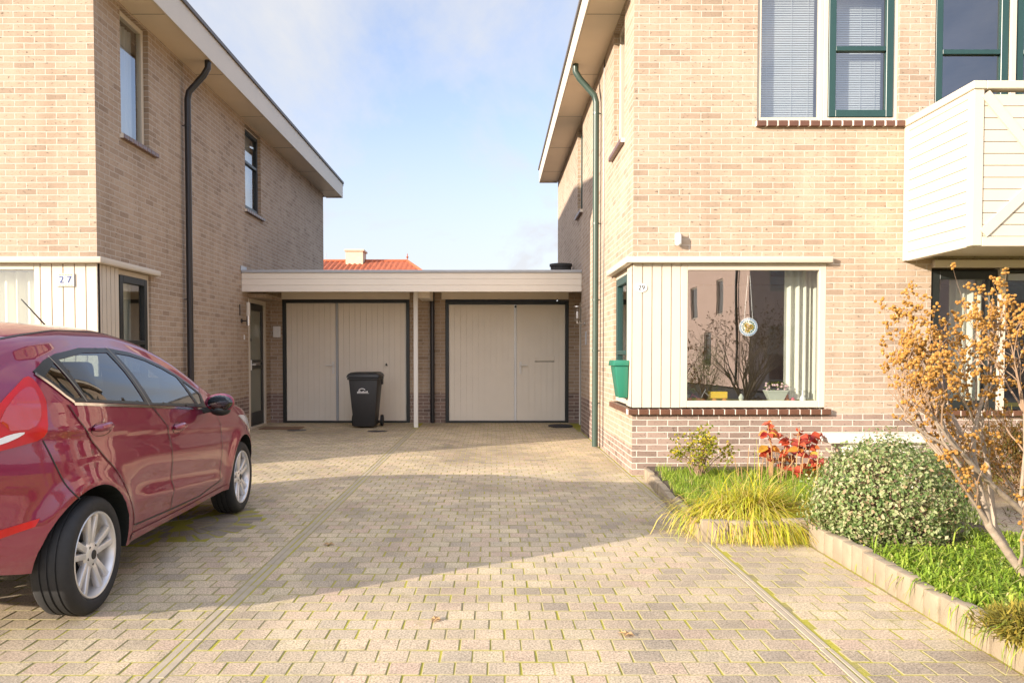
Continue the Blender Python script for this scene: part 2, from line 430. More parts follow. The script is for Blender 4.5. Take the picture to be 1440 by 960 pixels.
# rectangular frame ring in a plane; d0..d1 depths measured inward from plane c
def ring(plane, c, out, a0, a1, z0, z1, w, d0, d1, mb=None, wb=None, wt=None):
    mb = mb or MB(); wb = w if wb is None else wb; wt = w if wt is None else wt
    def B(a, b, z, y):
        if plane == 'x': mb.box(c - out * d0, c - out * d1, a, b, z, y)
        else: mb.box(a, b, c - out * d0, c - out * d1, z, y)
    B(a0, a0 + w, z0, z1); B(a1 - w, a1, z0, z1); B(a0 + w, a1 - w, z0, z0 + wb); B(a0 + w, a1 - w, z1 - wt, z1)
    return mb
def panel(plane, c, out, a0, a1, z0, z1, d0, d1, mb=None):
    mb = mb or MB()
    if plane == 'x': mb.box(c - out * d0, c - out * d1, a0, a1, z0, z1)
    else: mb.box(a0, a1, c - out * d0, c - out * d1, z0, z1)
    return mb
def boards(plane, c, out, a0, a1, z0, z1, n, d0=0, d1=.03, gap=.012, mb=None):   # vertical boards with grooves
    mb = mb or MB(); w = (a1 - a0) / n
    panel(plane, c, out, a0, a1, z0, z1, d0 + .012, d1, mb)
    for i in range(n): panel(plane, c, out, a0 + i * w + gap / 2, a0 + (i + 1) * w - gap / 2, z0, z1, d0, d0 + .0115, mb)
    return mb
def sill(plane, c, out, a0, a1, z, parent, proj=.05, h=.06, back=.07):
    mb = MB(); n = max(1, round((a1 - a0) / .112)); w = (a1 - a0) / n
    for i in range(n):
        panel(plane, c, out, a0 + i * w + .004, a0 + (i + 1) * w - .004, z, z + h, -proj, back, mb)
    o = mb.build('window_sill', 'sill_tile', parent, bevel=.006)
    mb = MB(); panel(plane, c, out, a0 + .003, a1 - .003, z + .003, z + h - .004, -proj + .005, back, mb)
    return mb.build('mortar', 'stone_white', o)
def glazed(parent, plane, c, out, a0, a1, z0, z1, fw=.05, fmat='cream', d0=.06, d1=.12, sash=None, sw=.05, bars=(), name='window'):
    """outer frame, optional sash (material) with horizontal bars at heights, pane"""
    f = ring(plane, c, out, a0, a1, z0, z1, fw, d0, d1).build(name, fmat, parent, bevel=.004)
    b0, b1, y0, y1 = a0 + fw + .002, a1 - fw - .002, z0 + fw + .002, z1 - fw - .002
    if sash:
        mb = ring(plane, c, out, b0, b1, y0, y1, sw, d0 - .012, d1 - .02)
        for z in bars: panel(plane, c, out, b0 + sw, b1 - sw, z - .025, z + .025, d0 - .010, d1 - .02, mb)
        mb.build('sash', sash, f, bevel=.004)
        b0 += sw - .004; b1 -= sw - .004; y0 += sw - .004; y1 -= sw - .004
    g = MB(); dd = d0 + .025
    cc = c - out * dd
    if plane == 'x': g.quad((cc, b0, y0), (cc, b1, y0), (cc, b1, y1), (cc, b0, y1))
    else: g.quad((b0, cc, y0), (b1, cc, y0), (b1, cc, y1), (b0, cc, y1))
    g.build('pane', 'glass', f, recalc=False)
    return f
def curtain(parent, plane, c, a0, a1, z0, z1, amp=.02, wl=.09, mat='curtain'):
    mb = MB(); n = max(8, int((a1 - a0) / .008)); vs = []
    for i in range(n + 1):
        a = a0 + (a1 - a0) * i / n
        d = c + amp * math.sin(a / wl * 2 * math.pi) + amp * .5 * math.sin(a / wl * 3.7 + 1)
        for z in (z0, z1): vs.append((d, a, z) if plane == 'x' else (a, d, z))
    mb.add(vs, [(2 * i, 2 * i + 2, 2 * i + 3, 2 * i + 1) for i in range(n)])
    return mb.build('curtain', mat, parent, smooth=True, recalc=False, sharp=180)
def downpipe(parent, pts, r, mat, brackets, wallx):
    p = MB().tube(pts, r, 16).build('downpipe', mat, parent, smooth=True)
    x, y = pts[-1][0], pts[-1][1]
    for z in brackets:
        mb = MB()
        mb.lathe([(r + .004, z - .012), (r + .004, z + .012)], (x, y, 0), 'z', 16)
        mb.box(min(x, wallx), max(x, wallx), y - .006, y + .006, z - .006, z + .006)
        mb.build('bracket', mat, p)
    return p
def eaves(parent, side, y0, y1, wx, fh=.33, pitch=25, width=8.4):
    """side +1: roof overhangs towards +X of wall wx; slopes up the other way to the ridge"""
    ov = .40
    ox = wx + side * ov
    MB().box(wx - side * .02, ox, y0, y1, EAVE, EAVE + .02).build('soffit', 'soffit', parent)
    MB().box(ox, ox + side * .025, y0 - .02, y1, EAVE - .02, EAVE + fh).build('fascia', 'cream', parent, bevel=.003)
    MB().box(ox - side * .02, ox + side * .05, y0 - .03, y1 + .02, EAVE + fh, EAVE + fh + .05).build('gutter', 'roof_edge', parent)
    MB().box(wx + side * .002, ox, y1 - .02, y1 + .01, EAVE - .02, EAVE + fh).build('eave_end', 'cream', parent)
    # joints between soffit boards
    y = y0 + .9
    while y < y1: MB().box(wx, ox, y, y + .006, EAVE - .003, EAVE + .001).build('soffit_joint', 'roof_edge', parent); y += 1.95
    # gabled roof body
    rx = wx - side * width / 2; k = math.tan(rad(pitch)); zr = EAVE + fh + width / 2 * k
    fx = wx - side * (width + ov)
    mb = MB()
    z0 = EAVE + fh - .02
    prof = [(ox, z0), (rx, zr), (fx, z0), (fx, z0 + .12), (rx, zr + .14), (ox, z0 + .12)]
    mb.prism(prof, y0 - .25, y1 + .2, 'y')
    mb.build('roof', 'slate_roof', parent)
    g = MB()
    g.prism([(wx, EAVE), (wx - side * width, EAVE), (wx - side * width, EAVE + fh), (rx, zr), (wx, EAVE + fh)], y0 + .001, y0 + .12, 'y')
    g.build('gable', 'brick', parent); g = MB()
    g.prism([(wx, EAVE), (wx - side * width, EAVE), (wx - side * width, EAVE + fh), (rx, zr), (wx, EAVE + fh)], y1 - .12, y1 - .001, 'y')
    g.build('gable', 'brick', parent)
#@@PART2
# ------------------------------------------------------------------ right house (number 29)
RB = 17.9
hr = empty('brick_house', (5.7, 12, 0), 'sunlit beige brick house on the right with a cream corner panel and white balcony', 'house', 'brick houses either side of the driveway')
WX1 = XR + 8.4
mb = MB()
wall(mb, 'y', FY, -1, XR, WX1, 0, EAVE, [(XR, 3.56, .715, 2.27), (2.80, 4.30, 3.76, 5.2), (4.68, 7.1, 2.62, 5.2), (4.68, 7.1, .70, 2.22)], .09, (0, .652))
wall(mb, 'x', XR, -1, FY, 11.4, 0, EAVE, [(FY, 9.6, .715, 2.27), (8.89, 9.67, 3.70, 5.24)], .09, (0, .30), 1)
wall(mb, 'x', XR, -1, 11.4, RB, 0, EAVE, [(13.0, 13.75, 3.66, 5.22), (13.1, 15.2, -.01, 2.5)], .17, (0, .585), 2)
wall(mb, 'y', RB, 1, XR, WX1, 0, EAVE)
wall(mb, 'x', WX1, 1, FY, RB, 0, EAVE)
mb.quad((XR + .17, 13.1, 0), (XR + .17, 15.2, 0), (XR + .17, 15.2, 2.5), (XR + .17, 13.1, 2.5))
mb.build('wall', ['brick', 'plinth_brick', 'dark_brick'], hr, recalc=False)
eaves(hr, -1, FY - .02, RB + .12, XR, .27)
# rooms behind the glass
def rooms(parent, x0, x1, y0, y1):
    mb = MB(); mb.box(x0, x1, y0, y1, .25, .30); mb.box(x0, x1, y0, y1, 2.42, 2.60)
    mb.build('floor', 'room_floor', parent)
    mb = MB(); mb.box(x0, x1, y1, y1 + .1, .3, 2.4); mb.box(x0, x1, y1, y1 + .1, 2.6, EAVE); mb.box(x0, x1, y0, y1, EAVE - .04, EAVE - .02)
    mb.build('inner_wall', 'room', parent)
rooms(hr, XR + .2, WX1 - .1, FY + .12, FY + 4.2)
# belt moulding round the bay corner
def belt(parent, s, wx, xend, y1):
    mb = MB()
    a, b = sorted((wx - s * .075, xend)) if s > 0 else sorted((wx + .075, xend))
    mb.box(a, b, FY - .075, FY - .001, 2.268, 2.335)
    if s > 0: mb.box(wx - .075, wx - .001, FY - .001, y1, 2.268, 2.335)
    else: mb.box(wx + .001, wx + .075, FY - .001, y1, 2.268, 2.335)
    return mb.build('belt_moulding', 'cream', parent, bevel=.01, seg=2)
belt(hr, 1, XR, 3.60, 9.75)
def corner_cladding(parent, wx, s, xin, ydeep):
    mb = boards('y', FY, -1, min(wx + s * .0, xin), max(wx, xin), .73, 2.268, 5, .0, .05)
    c = mb.build('cladding', 'cream', parent)
    mb = boards('x', wx, -s, FY + .004, ydeep, .73, 2.268, 5 if s < 0 else 4, .0, .05)
    mb.build('cladding', 'cream', parent)
    return c
corner_cladding(hr, XR, 1, 2.01, 8.66)
glazed(hr, 'y', FY, -1, 2.012, 3.56, .73, 2.268, .072, 'cream', .0, .07)
glazed(hr, 'x', XR, -1, 8.662, 9.6, .73, 2.268, .06, 'cream', .03, .10, 'green_frame', .09, (1.32,))
sill('y', FY, -1, XR - .055, 3.62, .655, hr)
sill('x', XR, -1, FY + .001, 9.62, .655, hr)
curtain(hr, 'y', FY + .30, 3.22, 3.52, .80, 2.22, .022, .085)
curtain(hr, 'y', FY + .33, 3.5, 4.1, .32, 2.4, .02, .09)
cr = MB().box(2.03, 3.55, FY + .12, FY + .42, .735, .765).build('inner_sill', 'stone_white', hr)
# upper window with blinds
f = glazed(hr, 'y', FY, -1, 2.80, 3.51, 3.765, 5.2, .05, 'cream', .02, .08)
f = glazed(hr, 'y', FY, -1, 3.511, 4.30, 3.765, 5.2, .05, 'cream', .02, .08, 'green_frame', .075, (4.535,))
for a0, a1 in ((2.87, 3.45), (3.64, 4.17)):
    mb = MB(); z = 3.84
    while z < 5.1:
        mb.obox(((a0 + a1) / 2, FY + .135, z), ((a1 - a0) / 2, 0, 0), (0, .006, .011), (0, -.0004, .0002)); z += .0245
    for a in (a0 + .07, (a0 + a1) / 2 + .04, a1 - .07): mb.box(a - .002, a + .002, FY + .120, FY + .122, 3.83, 5.15)
    mb.box(a0, a1, FY + .122, FY + .148, 3.815, 3.83)
    mb.build('window_blind', 'blind', hr)
sill('y', FY, -1, 2.78, 4.365, 3.705, hr)
# windows behind the balcony and below it
for zz0, zz1, bars in ((2.63, 5.2, (4.50,)),):
    glazed(hr, 'y', FY, -1, 4.68, 5.475, zz0, zz1, .012, 'green_frame', .02, .09, 'green_frame', .075, bars)
    MB().box(5.476, 5.535, FY - .01, FY + .09, zz0, zz1).build('mullion', 'cream', hr, bevel=.004)
    glazed(hr, 'y', FY, -1, 5.536, 7.1, zz0, zz1, .012, 'green_frame', .02, .09, 'green_frame', .075, bars)
glazed(hr, 'y', FY, -1, 4.685, 5.41, .705, 2.2, .012, 'black_frame', .03, .10, 'black_frame', .085)
MB().box(5.411, 5.475, FY - .012, FY + .10, .70, 2.219).build('mullion', 'cream', hr, bevel=.004)
w = glazed(hr, 'y', FY, -1, 5.476, 7.1, .705, 2.2, .03, 'black_frame', .03, .10)
mb = MB(); mb.box(5.51, 6.6, FY + .02, FY + .05, 2.09, 2.16); [mb.box(5.52, 6.59, FY + .012, FY + .02, z, z + .008) for z in (2.10, 2.115, 2.13, 2.145)]
mb.build('air_vent', 'zinc', w)
curtain(hr, 'y', FY + .28, 5.05, 5.4, .75, 2.2, .02, .09)
sill('y', FY, -1, 4.66, 7.1, .64, hr)
MB().box(4.68, 8.5, FY - .06, FY - .002, 2.222, 2.30).build('lintel', 'cream', hr, bevel=.005)
# balcony
bx0, bx1, by0 = 4.365, 7.9, 7.10
bal = MB()
bal.box(bx0 + .06, bx1, by0 + .06, FY - .003, 2.34, 2.46)
b = bal.build('balcony', 'cream', hr)
mb = MB(); zb, zt = 2.375, 3.66; n = 12; hgt = (zt - zb) / n
for i in range(n):
    z = zb + i * hgt
    mb.box(bx0 + .012, bx0 + .035, by0 + .095, FY - .08, z + .0035, z + hgt - .0035)
    mb.box(bx0 + .095, bx1 - .1, by0 + .012, by0 + .035, z + .0035, z + hgt - .0035)
mb.box(bx0 + .0355, bx0 + .05, by0 + .095, FY - .08, zb, zt); mb.box(bx0 + .095, bx1 - .1, by0 + .0355, by0 + .05, zb, zt)
mb.build('board', 'cream', b)
mb = MB()
for x, y in ((bx0, by0), (bx1 - .1, by0)): MB().box(x, x + .095, y, y + .095, 2.29, 3.70).build('post', 'cream', b, bevel=.005)
MB().box(bx0, bx0 + .095, FY - .08, FY - .004, 2.29, 3.70).build('post', 'cream', b, bevel=.005)
mb = MB()
mb.box(bx0 - .012, bx0 + .105, by0 - .012, FY - .004, 3.702, 3.775); mb.box(bx0 + .107, bx1, by0 - .012, by0 + .105, 3.702, 3.775)
mb.build('top_rail', 'cream', b, bevel=.006)
mb = MB()
mb.box(bx0 + .004, bx0 + .09, by0 + .097, FY - .082, 2.285, 2.372); mb.box(bx0 + .097, bx1 - .1, by0 + .004, by0 + .09, 2.285, 2.372)
mb.box(bx0 + .004, bx0 + .06, by0 + .097, FY - .082, 3.64, 3.70)
mb.build('rim_board', 'cream', b, bevel=.004)
mb = MB()
def brace(x0, z0, x1, z1):
    d = Vector((x1 - x0, 0, z1 - z0)); l = d.length; d.normalize(); nrm = Vector((-d.z, 0, d.x))
    MB().obox(((x0 + x1) / 2, by0 - .004 + .013, (z0 + z1) / 2), d * l / 2, (0, .014, 0), nrm * .045).build('brace', 'cream', b)
brace(4.47, 3.66, 5.06, 2.97); brace(4.47, 2.40, 5.06, 2.97); brace(5.06, 2.97, 5.65, 3.66); brace(5.06, 2.97, 5.65, 2.40)
MB().box(5.66, 5.75, by0 - .004, by0 + .03, 2.375, 3.70).build('brace', 'cream', b)
# side windows upstairs
glazed(hr, 'x', XR, -1, 8.90, 9.66, 3.76, 5.24, .06, 'cream', .065, .13)
sill('x', XR, -1, 8.86, 9.78, 3.70, hr, .05, .055)
glazed(hr, 'x', XR, -1, 13.01, 13.74, 3.72, 5.22, .05, 'cream', .065, .13, 'green_frame', .05)
sill('x', XR, -1, 12.95, 13.8, 3.66, hr, .05, .055)
# front door recess
mb = MB(); mb.box(XR + .002, XR + .062, 13.06, 13.14, 0, 2.3)
d = mb.build('door_frame', 'white_paint', hr, bevel=.004)
mb = MB(); mb.box(XR + .10, XR + .155, 13.2, 13.27, 0, 2.25); mb.box(XR + .10, XR + .155, 14.25, 14.32, 0, 2.25); mb.box(XR + .10, XR + .155, 13.271, 14.249, 2.18, 2.25)
mb.build('door_frame', 'white_paint', hr, bevel=.004)
dr = MB().box(XR + .115, XR + .15, 13.275, 14.245, .02, 2.175).build('front_door', 'black_frame', hr)
MB().box(XR + .105, XR + .114, 13.5, 14.0, .9, 2.0).build('door_pane', 'frosted_glass', dr)
downpipe(hr, [(XR - .36, 10.75, EAVE + .0), (XR - .36, 10.75, EAVE - .10), (XR - .30, 10.75, EAVE - .2), (XR - .10, 10.75, EAVE - .42), (XR - .075, 10.75, EAVE - .52), (XR - .075, 10.75, .02)], .042, 'green_pipe', (4.6, 3.1, 2.05, 1.35, .62), XR - .002)
# thin dark tube beside the pipe
MB().tube([(XR - .008, 10.45, .05), (XR - .008, 10.45, EAVE - .05)], .006, 6).build('thin_tube', 'black_pipe', hr)

# ------------------------------------------------------------------ left house (number 27)
LB = 19.4
hl = empty('brick_house', (-8.4, 13, 0), 'brick house on the left behind the red car with a black downpipe', 'house', 'brick houses either side of the driveway')
WX0 = XL - 8.4
mb = MB()
wall(mb, 'y', FY, -1, WX0, XL, 0, EAVE, [(-6.6, XL, .715, 2.27)], .09, (0, .652))
wall(mb, 'x', XL, 1, FY, LB, 0, EAVE, [(FY, 9.6, .715, 2.27), (8.88, 9.6, 3.76, 5.24), (13.3, 14.2, 3.73, 5.22), (13.4, 14.4, -.01, 2.27)], .09, (.28, .57), 2)
wall(mb, 'y', LB, 1, WX0, XL, 0, EAVE)
wall(mb, 'x', WX0, -1, FY, LB, 0, EAVE)
mb.build('wall', ['brick', 'plinth_brick', 'dark_brick'], hl, recalc=False)
eaves(hl, 1, FY - .02, LB + .35, XL)
rooms(hl, WX0 + .1, XL - .35, FY + .12, FY + 4.2)
belt(hl, -1, XL, -6.65, 9.72)
corner_cladding(hl, XL, -1, -4.83, 8.775)
glazed(hl, 'y', FY, -1, -6.6, -4.832, .73, 2.268, .065, 'cream', .0, .07)
glazed(hl, 'x', XL, 1, 8.777, 9.6, .73, 2.268, .06, 'cream', .03, .10, 'black_frame', .08, (1.44,))
curtain(hl, 'y', FY + .22, -6.5, -4.9, .8, 2.2, .03, .12)
curtain(hl, 'x', XL - .22, 9.1, 9.55, .8, 2.2, .01, .3)
sill('y', FY, -1, -6.65, XL + .055, .655, hl)
sill('x', XL, 1, FY + .001, 9.62, .655, hl)
glazed(hl, 'x', XL, 1, 8.89, 9.59, 3.80, 5.24, .06, 'cream', .055, .12)
sill('x', XL, 1, 8.84, 9.78, 3.745, hl, .05, .055)
curtain(hl, 'x', XL - .2, 8.8, 9.6, 3.75, 5.2, .012, .08, 'blind')
glazed(hl, 'x', XL, 1, 13.31, 14.19, 3.78, 5.21, .03, 'cream', .055, .12, 'black_frame', .06, (4.62,))
sill('x', XL, 1, 13.25, 14.3, 3.725, hl, .05, .055)
curtain(hl, 'x', XL - .2, 13.3, 14.2, 3.75, 5.2, .012, .08, 'blind')
downpipe(hl, [(XL + .36, 10.62, EAVE), (XL + .36, 10.62, EAVE - .10), (XL + .30, 10.62, EAVE - .2), (XL + .10, 10.62, EAVE - .42), (XL + .08, 10.62, EAVE - .52), (XL + .08, 10.62, .02)], .043, 'black_pipe', (4.4, 2.05, .7), XL + .002)
# front door of the left house in its side wall
df = ring('x', XL, 1, 13.4, 14.4, 0, 2.27, .07, -.012, .08, wb=.03).build('door_frame', 'cream', hl, bevel=.004)
dr = ring('x', XL, 1, 13.475, 14.325, .035, 2.195, .10, .02, .06, wb=.24, wt=.12)
panel('x', XL, 1, 13.575, 14.225, 1.04, 1.10, .02, .06, dr); panel('x', XL, 1, 13.575, 14.225, 1.16, 1.20, .02, .06, dr)
dr = dr.build('front_door', 'black_frame', hl, bevel=.003)
MB().box(XL - .04, XL - .045, 13.57, 14.23, .27, 2.08).build('door_pane', 'frosted_glass', dr)
MB().box(XL - .012, XL - .019, 13.7, 14.1, 1.105, 1.155).build('letter_slot', 'steel', dr)
mb = MB().box(XL + .002, XL + .012, 13.50, 13.545, 1.02, 1.20); mb.tube([(XL + .01, 13.52, 1.12), (XL + .05, 13.52, 1.12), (XL + .05, 13.63, 1.12)], .009, 8)
mb.build('door_handle', 'white_paint', dr)
MB().tube([(XL + .004, 13.50, 1.55), (XL + .016, 13.50, 1.55)], .03, 12).build('door_bell', 'black_frame', dr)
MB().box(XL + .001, XL + .3, 13.38, 14.42, 2.275, 2.34).build('lintel', 'brick', hl)

# ------------------------------------------------------------------ double garage between the houses
ga = empty('double_garage', (-1.36, 14.7, 0), 'low flat roofed double garage with cream doors and a cream canopy between the two houses', 'garage')
mb = MB()
wall(mb, 'y', GY, -1, XL + .001, XR + .168, 0, 2.60, [(-3.985, -1.575, -.01, 2.335), (-.90, 1.44, -.01, 2.335)], .12, (0, .565), 1)
mb.build('wall', ['brick', 'dark_brick'], ga, recalc=False)
def garage_door(x0, x1, zt, split, nb1, nb2):
    fr = ring('y', GY, -1, x0 + .002, x1 - .002, .002, zt, .062, -.01, .10, wb=.035).build('garage_door_frame', 'black_frame', ga, bevel=.003)
    a, b = x0 + .066, x1 - .066
    d1 = boards('y', GY, -1, a, split - .022, .04, zt - .066, nb1, .03, .07).build('garage_door', 'cream_door', fr)
    d2 = boards('y', GY, -1, split + .022, b, .04, zt - .066, nb2, .03, .07).build('garage_door', 'cream_door', fr)
    MB().box(split - .02, split + .02, GY + .012, GY + .07, .04, zt - .066).build('door_strip', 'zinc' if split < -1 else 'white_plastic', fr, bevel=.003)
    return fr, d1, d2
def lever(parent, x, z, s, plate=True):
    mb = MB(); mb.box(x - .022, x + .022, GY + .010, GY + .029, z - .16, z + .07)
    mb.tube([(x, GY + .02, z), (x, GY - .035, z), (x + s * .13, GY - .038, z)], .011, 8)
    mb.box(x - .006, x + .006, GY + .014, GY + .018, z - .12, z - .08)
    mb.build('door_handle', 'white_paint', parent, bevel=.002)
fr1, a1, a2 = garage_door(-3.985, -1.575, 2.333, -2.955, 9, 12)
lever(a1, -3.03, 1.09, -1)
mb = MB(); mb.tube([(-2.02, GY + .03, 1.10), (-2.02, GY - .02, 1.10)], .014, 8); mb.tube([(-2.02, GY - .02, 1.13), (-2.0, GY - .02, 1.08)], .010, 8)
mb.build('door_knob', 'dark_metal', a2)
fr2, b1, b2 = garage_door(-.90, 1.44, 2.305, .43, 11, 8)
lever(b2, .525, 1.09, 1)
mb = MB(); mb.box(.80, 1.165, GY + .012, GY + .029, 1.17, 1.24); mb.box(.81, 1.155, GY + .004, GY + .012, 1.18, 1.215)
mb.build('letter_slot', 'cream_door', b2, bevel=.003)
MB().box(.795, 1.17, GY + .0185, GY + .029, 1.158, 1.169).build('slot_shadow_strip', 'black_frame', b2)  # dark strip standing in for the shadow below the letter slot
MB().tube([(.43, GY + .01, 2.20), (.43, GY - .01, 2.20)], .02, 12).build('door_stop', 'black_frame', b1)
# beams above the doors, canopy, post
for a, b_ in ((-3.99, -1.57), (-.97, 1.43)): MB().box(a, b_, GY - .03, GY - .003, 2.337, 2.50).build('door_lintel', 'cream_door', ga)
mb = MB(); mb.box(XL + .004, XR - .004, CY + .03, GY - .004, 2.47, 2.50)
mb.build('canopy_soffit', 'soffit', ga)
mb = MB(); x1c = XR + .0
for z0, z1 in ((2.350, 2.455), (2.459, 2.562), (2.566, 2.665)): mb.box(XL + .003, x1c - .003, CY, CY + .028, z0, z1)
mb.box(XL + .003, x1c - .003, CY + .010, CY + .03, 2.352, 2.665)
mb.build('fascia', 'cream_shade_lift', ga, bevel=.002)
MB().box(XL + .003, x1c - .003, CY - .02, CY + .12, 2.668, 2.712).build('roof_trim', 'zinc', ga, bevel=.004)
MB().box(XL + .005, x1c - .005, CY + .121, 19.0, 2.55, 2.69).build('roof', 'roof_felt', ga)
MB().box(XL + .002, XL + .015, CY - .05, CY + .25, 2.70, 2.78).build('flashing', 'zinc', ga)
MB().box(-1.40, -1.325, 13.70, 13.775, 0.0, 2.47).build('post', 'white_paint', ga, bevel=.004)
MB().box(-1.33, -1.12, 13.8, GY - .01, 2.30, 2.47).build('bracket_beam', 'cream_door', ga)
p = MB().tube([(-1.14, GY - .06, 2.47), (-1.14, GY - .06, .01)], .042, 14).build('downpipe', 'black_pipe', ga, smooth=True)
[MB().lathe([(.047, z), (.047, z + .02)], (-1.14, GY - .06, 0), 'z', 14).build('bracket', 'black_pipe', p) for z in (2.1, 1.1, .4)]
# roof vent
mb = MB().lathe([(.19, 2.69), (.19, 2.92), (.21, 2.92), (.21, 2.965), (.02, 2.975)], (1.26, 14.4, 0), 'z', 20)
mb.build('roof_vent', 'roof_felt', None, smooth=True, label='short black vent pipe standing on the garage roof beside the right house', cat='vent pipe')

# ------------------------------------------------------------------ small fittings on the walls
def lantern_right():
    t = empty('wall_lamp', (XR, 12.55, 2.0), 'glass lantern wall lamp on the right house beside the garage canopy', 'wall lamp', 'wall lamps by the front doors')
    y = 12.55; x = XR - .13
    mb = MB(); mb.lathe([(.035, 0), (.035, .015)], (XR - .016, y, 1.80), 'x', 14); mb.tube([(XR - .01, y, 1.80), (x, y, 1.80), (x, y, 1.84)], .009, 8)
    mb.build('bracket', 'steel', t, smooth=True)
    MB().lathe([(.03, 1.84), (.05, 1.86), (.055, 1.86)], (x, y, 0), 'z', 16).build('base', 'steel', t, smooth=True)
    MB().lathe([(.04, 1.86), (.055, 2.06)], (x, y, 0), 'z', 16, cap=False).build('glass_shade', 'lamp_glass', t, smooth=True, recalc=False)
    MB().lathe([(.075, 2.06), (.075, 2.075), (.02, 2.085)], (x, y, 0), 'z', 16).build('cap', 'steel', t, smooth=True)
    MB().tube([(x, y, 1.88), (x, y, 1.99)], .018, 10).build('bulb', 'white_plastic', t, smooth=True)
lantern_right()
t = empty('wall_lamp', (XL, 13.02, 1.9), 'slim cylinder wall lamp beside the front door of the left house', 'wall lamp', 'wall lamps by the front doors')
mb = MB().lathe([(.035, 0), (.035, .015)], (XL + .001, 13.02, 1.86), 'x', 14); mb.tube([(XL + .01, 13.02, 1.86), (XL + .12, 13.02, 1.86)], .01, 8)
mb.build('bracket', 'dark_metal', t, smooth=True)
MB().lathe([(.035, 1.78), (.035, 1.94)], (XL + .12, 13.02, 0), 'z', 16).build('lamp_body', 'steel', t, smooth=True)
MB().lathe([(.033, 1.941), (.033, 2.16), (.02, 2.17)], (XL + .12, 13.02, 0), 'z', 16).build('glass_shade', 'cream', t, smooth=True)
MB().box(XL + .001, XL + .012, 12.93, 12.955, 1.95, 2.13).build('back_plate', 'dark_metal', t)
mb = MB().box(-4.15, -4.01, GY - .06, GY - .003, 1.62, 1.83)
b = mb.build('meter_box', 'white_plastic', None, bevel=.008, label='small white box on the brick pier left of the left garage door', cat='utility box')
mb = MB().box(XR - .012, XR - .002, 12.35, 12.47, 1.45, 1.66)
mb.build('wall_plaque', 'zinc', None, bevel=.003, label='small grey plate on the shaded right house wall under the lantern', cat='plate')
mb = MB().lathe([(.001, 0), (.11, .0), (.12, .01), (.08, .03), (.001, .035)], (XR - .037, 11.15, 2.0), 'x', 20)
for i in range(len(mb.v)): v = mb.v[i]; mb.v[i] = (v[0], v[1], 2.0 + (v[2] - 2.0) * 1.25)
mb.build('wall_ornament', 'stone_white', None, smooth=True, label='pale oval ornament on the right house wall just behind the green downpipe', cat='ornament')
MB().box(XL + .001, XL + .008, 13.14, 13.19, 1.55, 1.63).build('number_plate_small', 'white_plastic', None, label='tiny white tag on the left house wall under its wall lamp', cat='tag')
# motion sensor on the right facade
t = empty('motion_sensor', (1.97, FY, 2.5), 'white motion sensor on the sunlit facade above the house number 29', 'sensor')
MB().box(1.94, 2.0, FY - .02, FY - .002, 2.47, 2.58).build('back_plate', 'white_plastic', t, bevel=.004)
MB().lathe([(.02, 2.45), (.034, 2.465), (.034, 2.55), (.025, 2.575)], (1.965, FY - .055, 0), 'z', 16).build('sensor_head', 'white_plastic', t, smooth=True)
# house numbers
t = empty('house_number_sign', (-4.56, FY - .012, 2.0), 'white tile with blue number 27 on the cream cladding of the left house', 'house number', 'house number plates')
MB().box(-4.65, -4.46, FY - .014, FY - .001, 2.02, 2.16).build('tile', 'tile_white', t, bevel=.003)
text_mesh('number', '2 7', .105, 'ink_blue', t, (-4.555, FY - .0155, 2.092), FRONT)
mb = MB(); [mb.box(-4.62 + i * .03, -4.60 + i * .03, FY - .0158, FY - .0142, z, z + .006) for i in range(5) for z in (2.03, 2.143)]
mb.build('tile_border', 'yellow_paint', t)
t = empty('house_number_sign', (1.60, FY - .012, 2.0), 'small white oval plate with black number 29 on the right house corner cladding', 'house number', 'house number plates')
pl = MB().lathe([(.045, 0), (.045, .008)], (0, 0, 0), 'y', 24)
pl.v = [(1.585 + v[0] * 1.35, FY - .0095 + v[1], 2.008 + v[2]) for v in pl.v]
pl.build('plate', 'white_plastic', t)
text_mesh('number', '29', .075, 'ink_black', t, (1.585, FY - .011, 2.008), FRONT)
# mailbox hanging on the right corner cladding side
t = empty('mailbox', (XR, 8.62, .85), 'green plastic tapered mailbox hanging on the corner of the right house', 'mailbox')
def taper_box(cx, cy, z0, z1, w0, d0, w1, d1, x_back, mb=None):
    mb = mb or MB()   # back face at x_back, opening outward to -x; w along y
    vs = []
    for z, w, d in ((z0, w0, d0), (z1, w1, d1)):
        vs += [(x_back, cy - w / 2, z), (x_back, cy + w / 2, z), (x_back - d, cy + w / 2, z), (x_back - d, cy - w / 2, z)]
    mb.add(vs, [(3, 2, 1, 0), (4, 5, 6, 7), (0, 1, 5, 4), (1, 2, 6, 5), (2, 3, 7, 6), (3, 0, 4, 7)]); return mb
taper_box(0, 8.66, .82, 1.17, .26, .10, .34, .15, XR - .006).build('mailbox_body', 'mailbox_green', t, bevel=.012, seg=2)
taper_box(0, 8.66, 1.172, 1.235, .37, .175, .36, .165, XR - .004).build('mailbox_lid', 'mailbox_green', t, bevel=.008, seg=2)

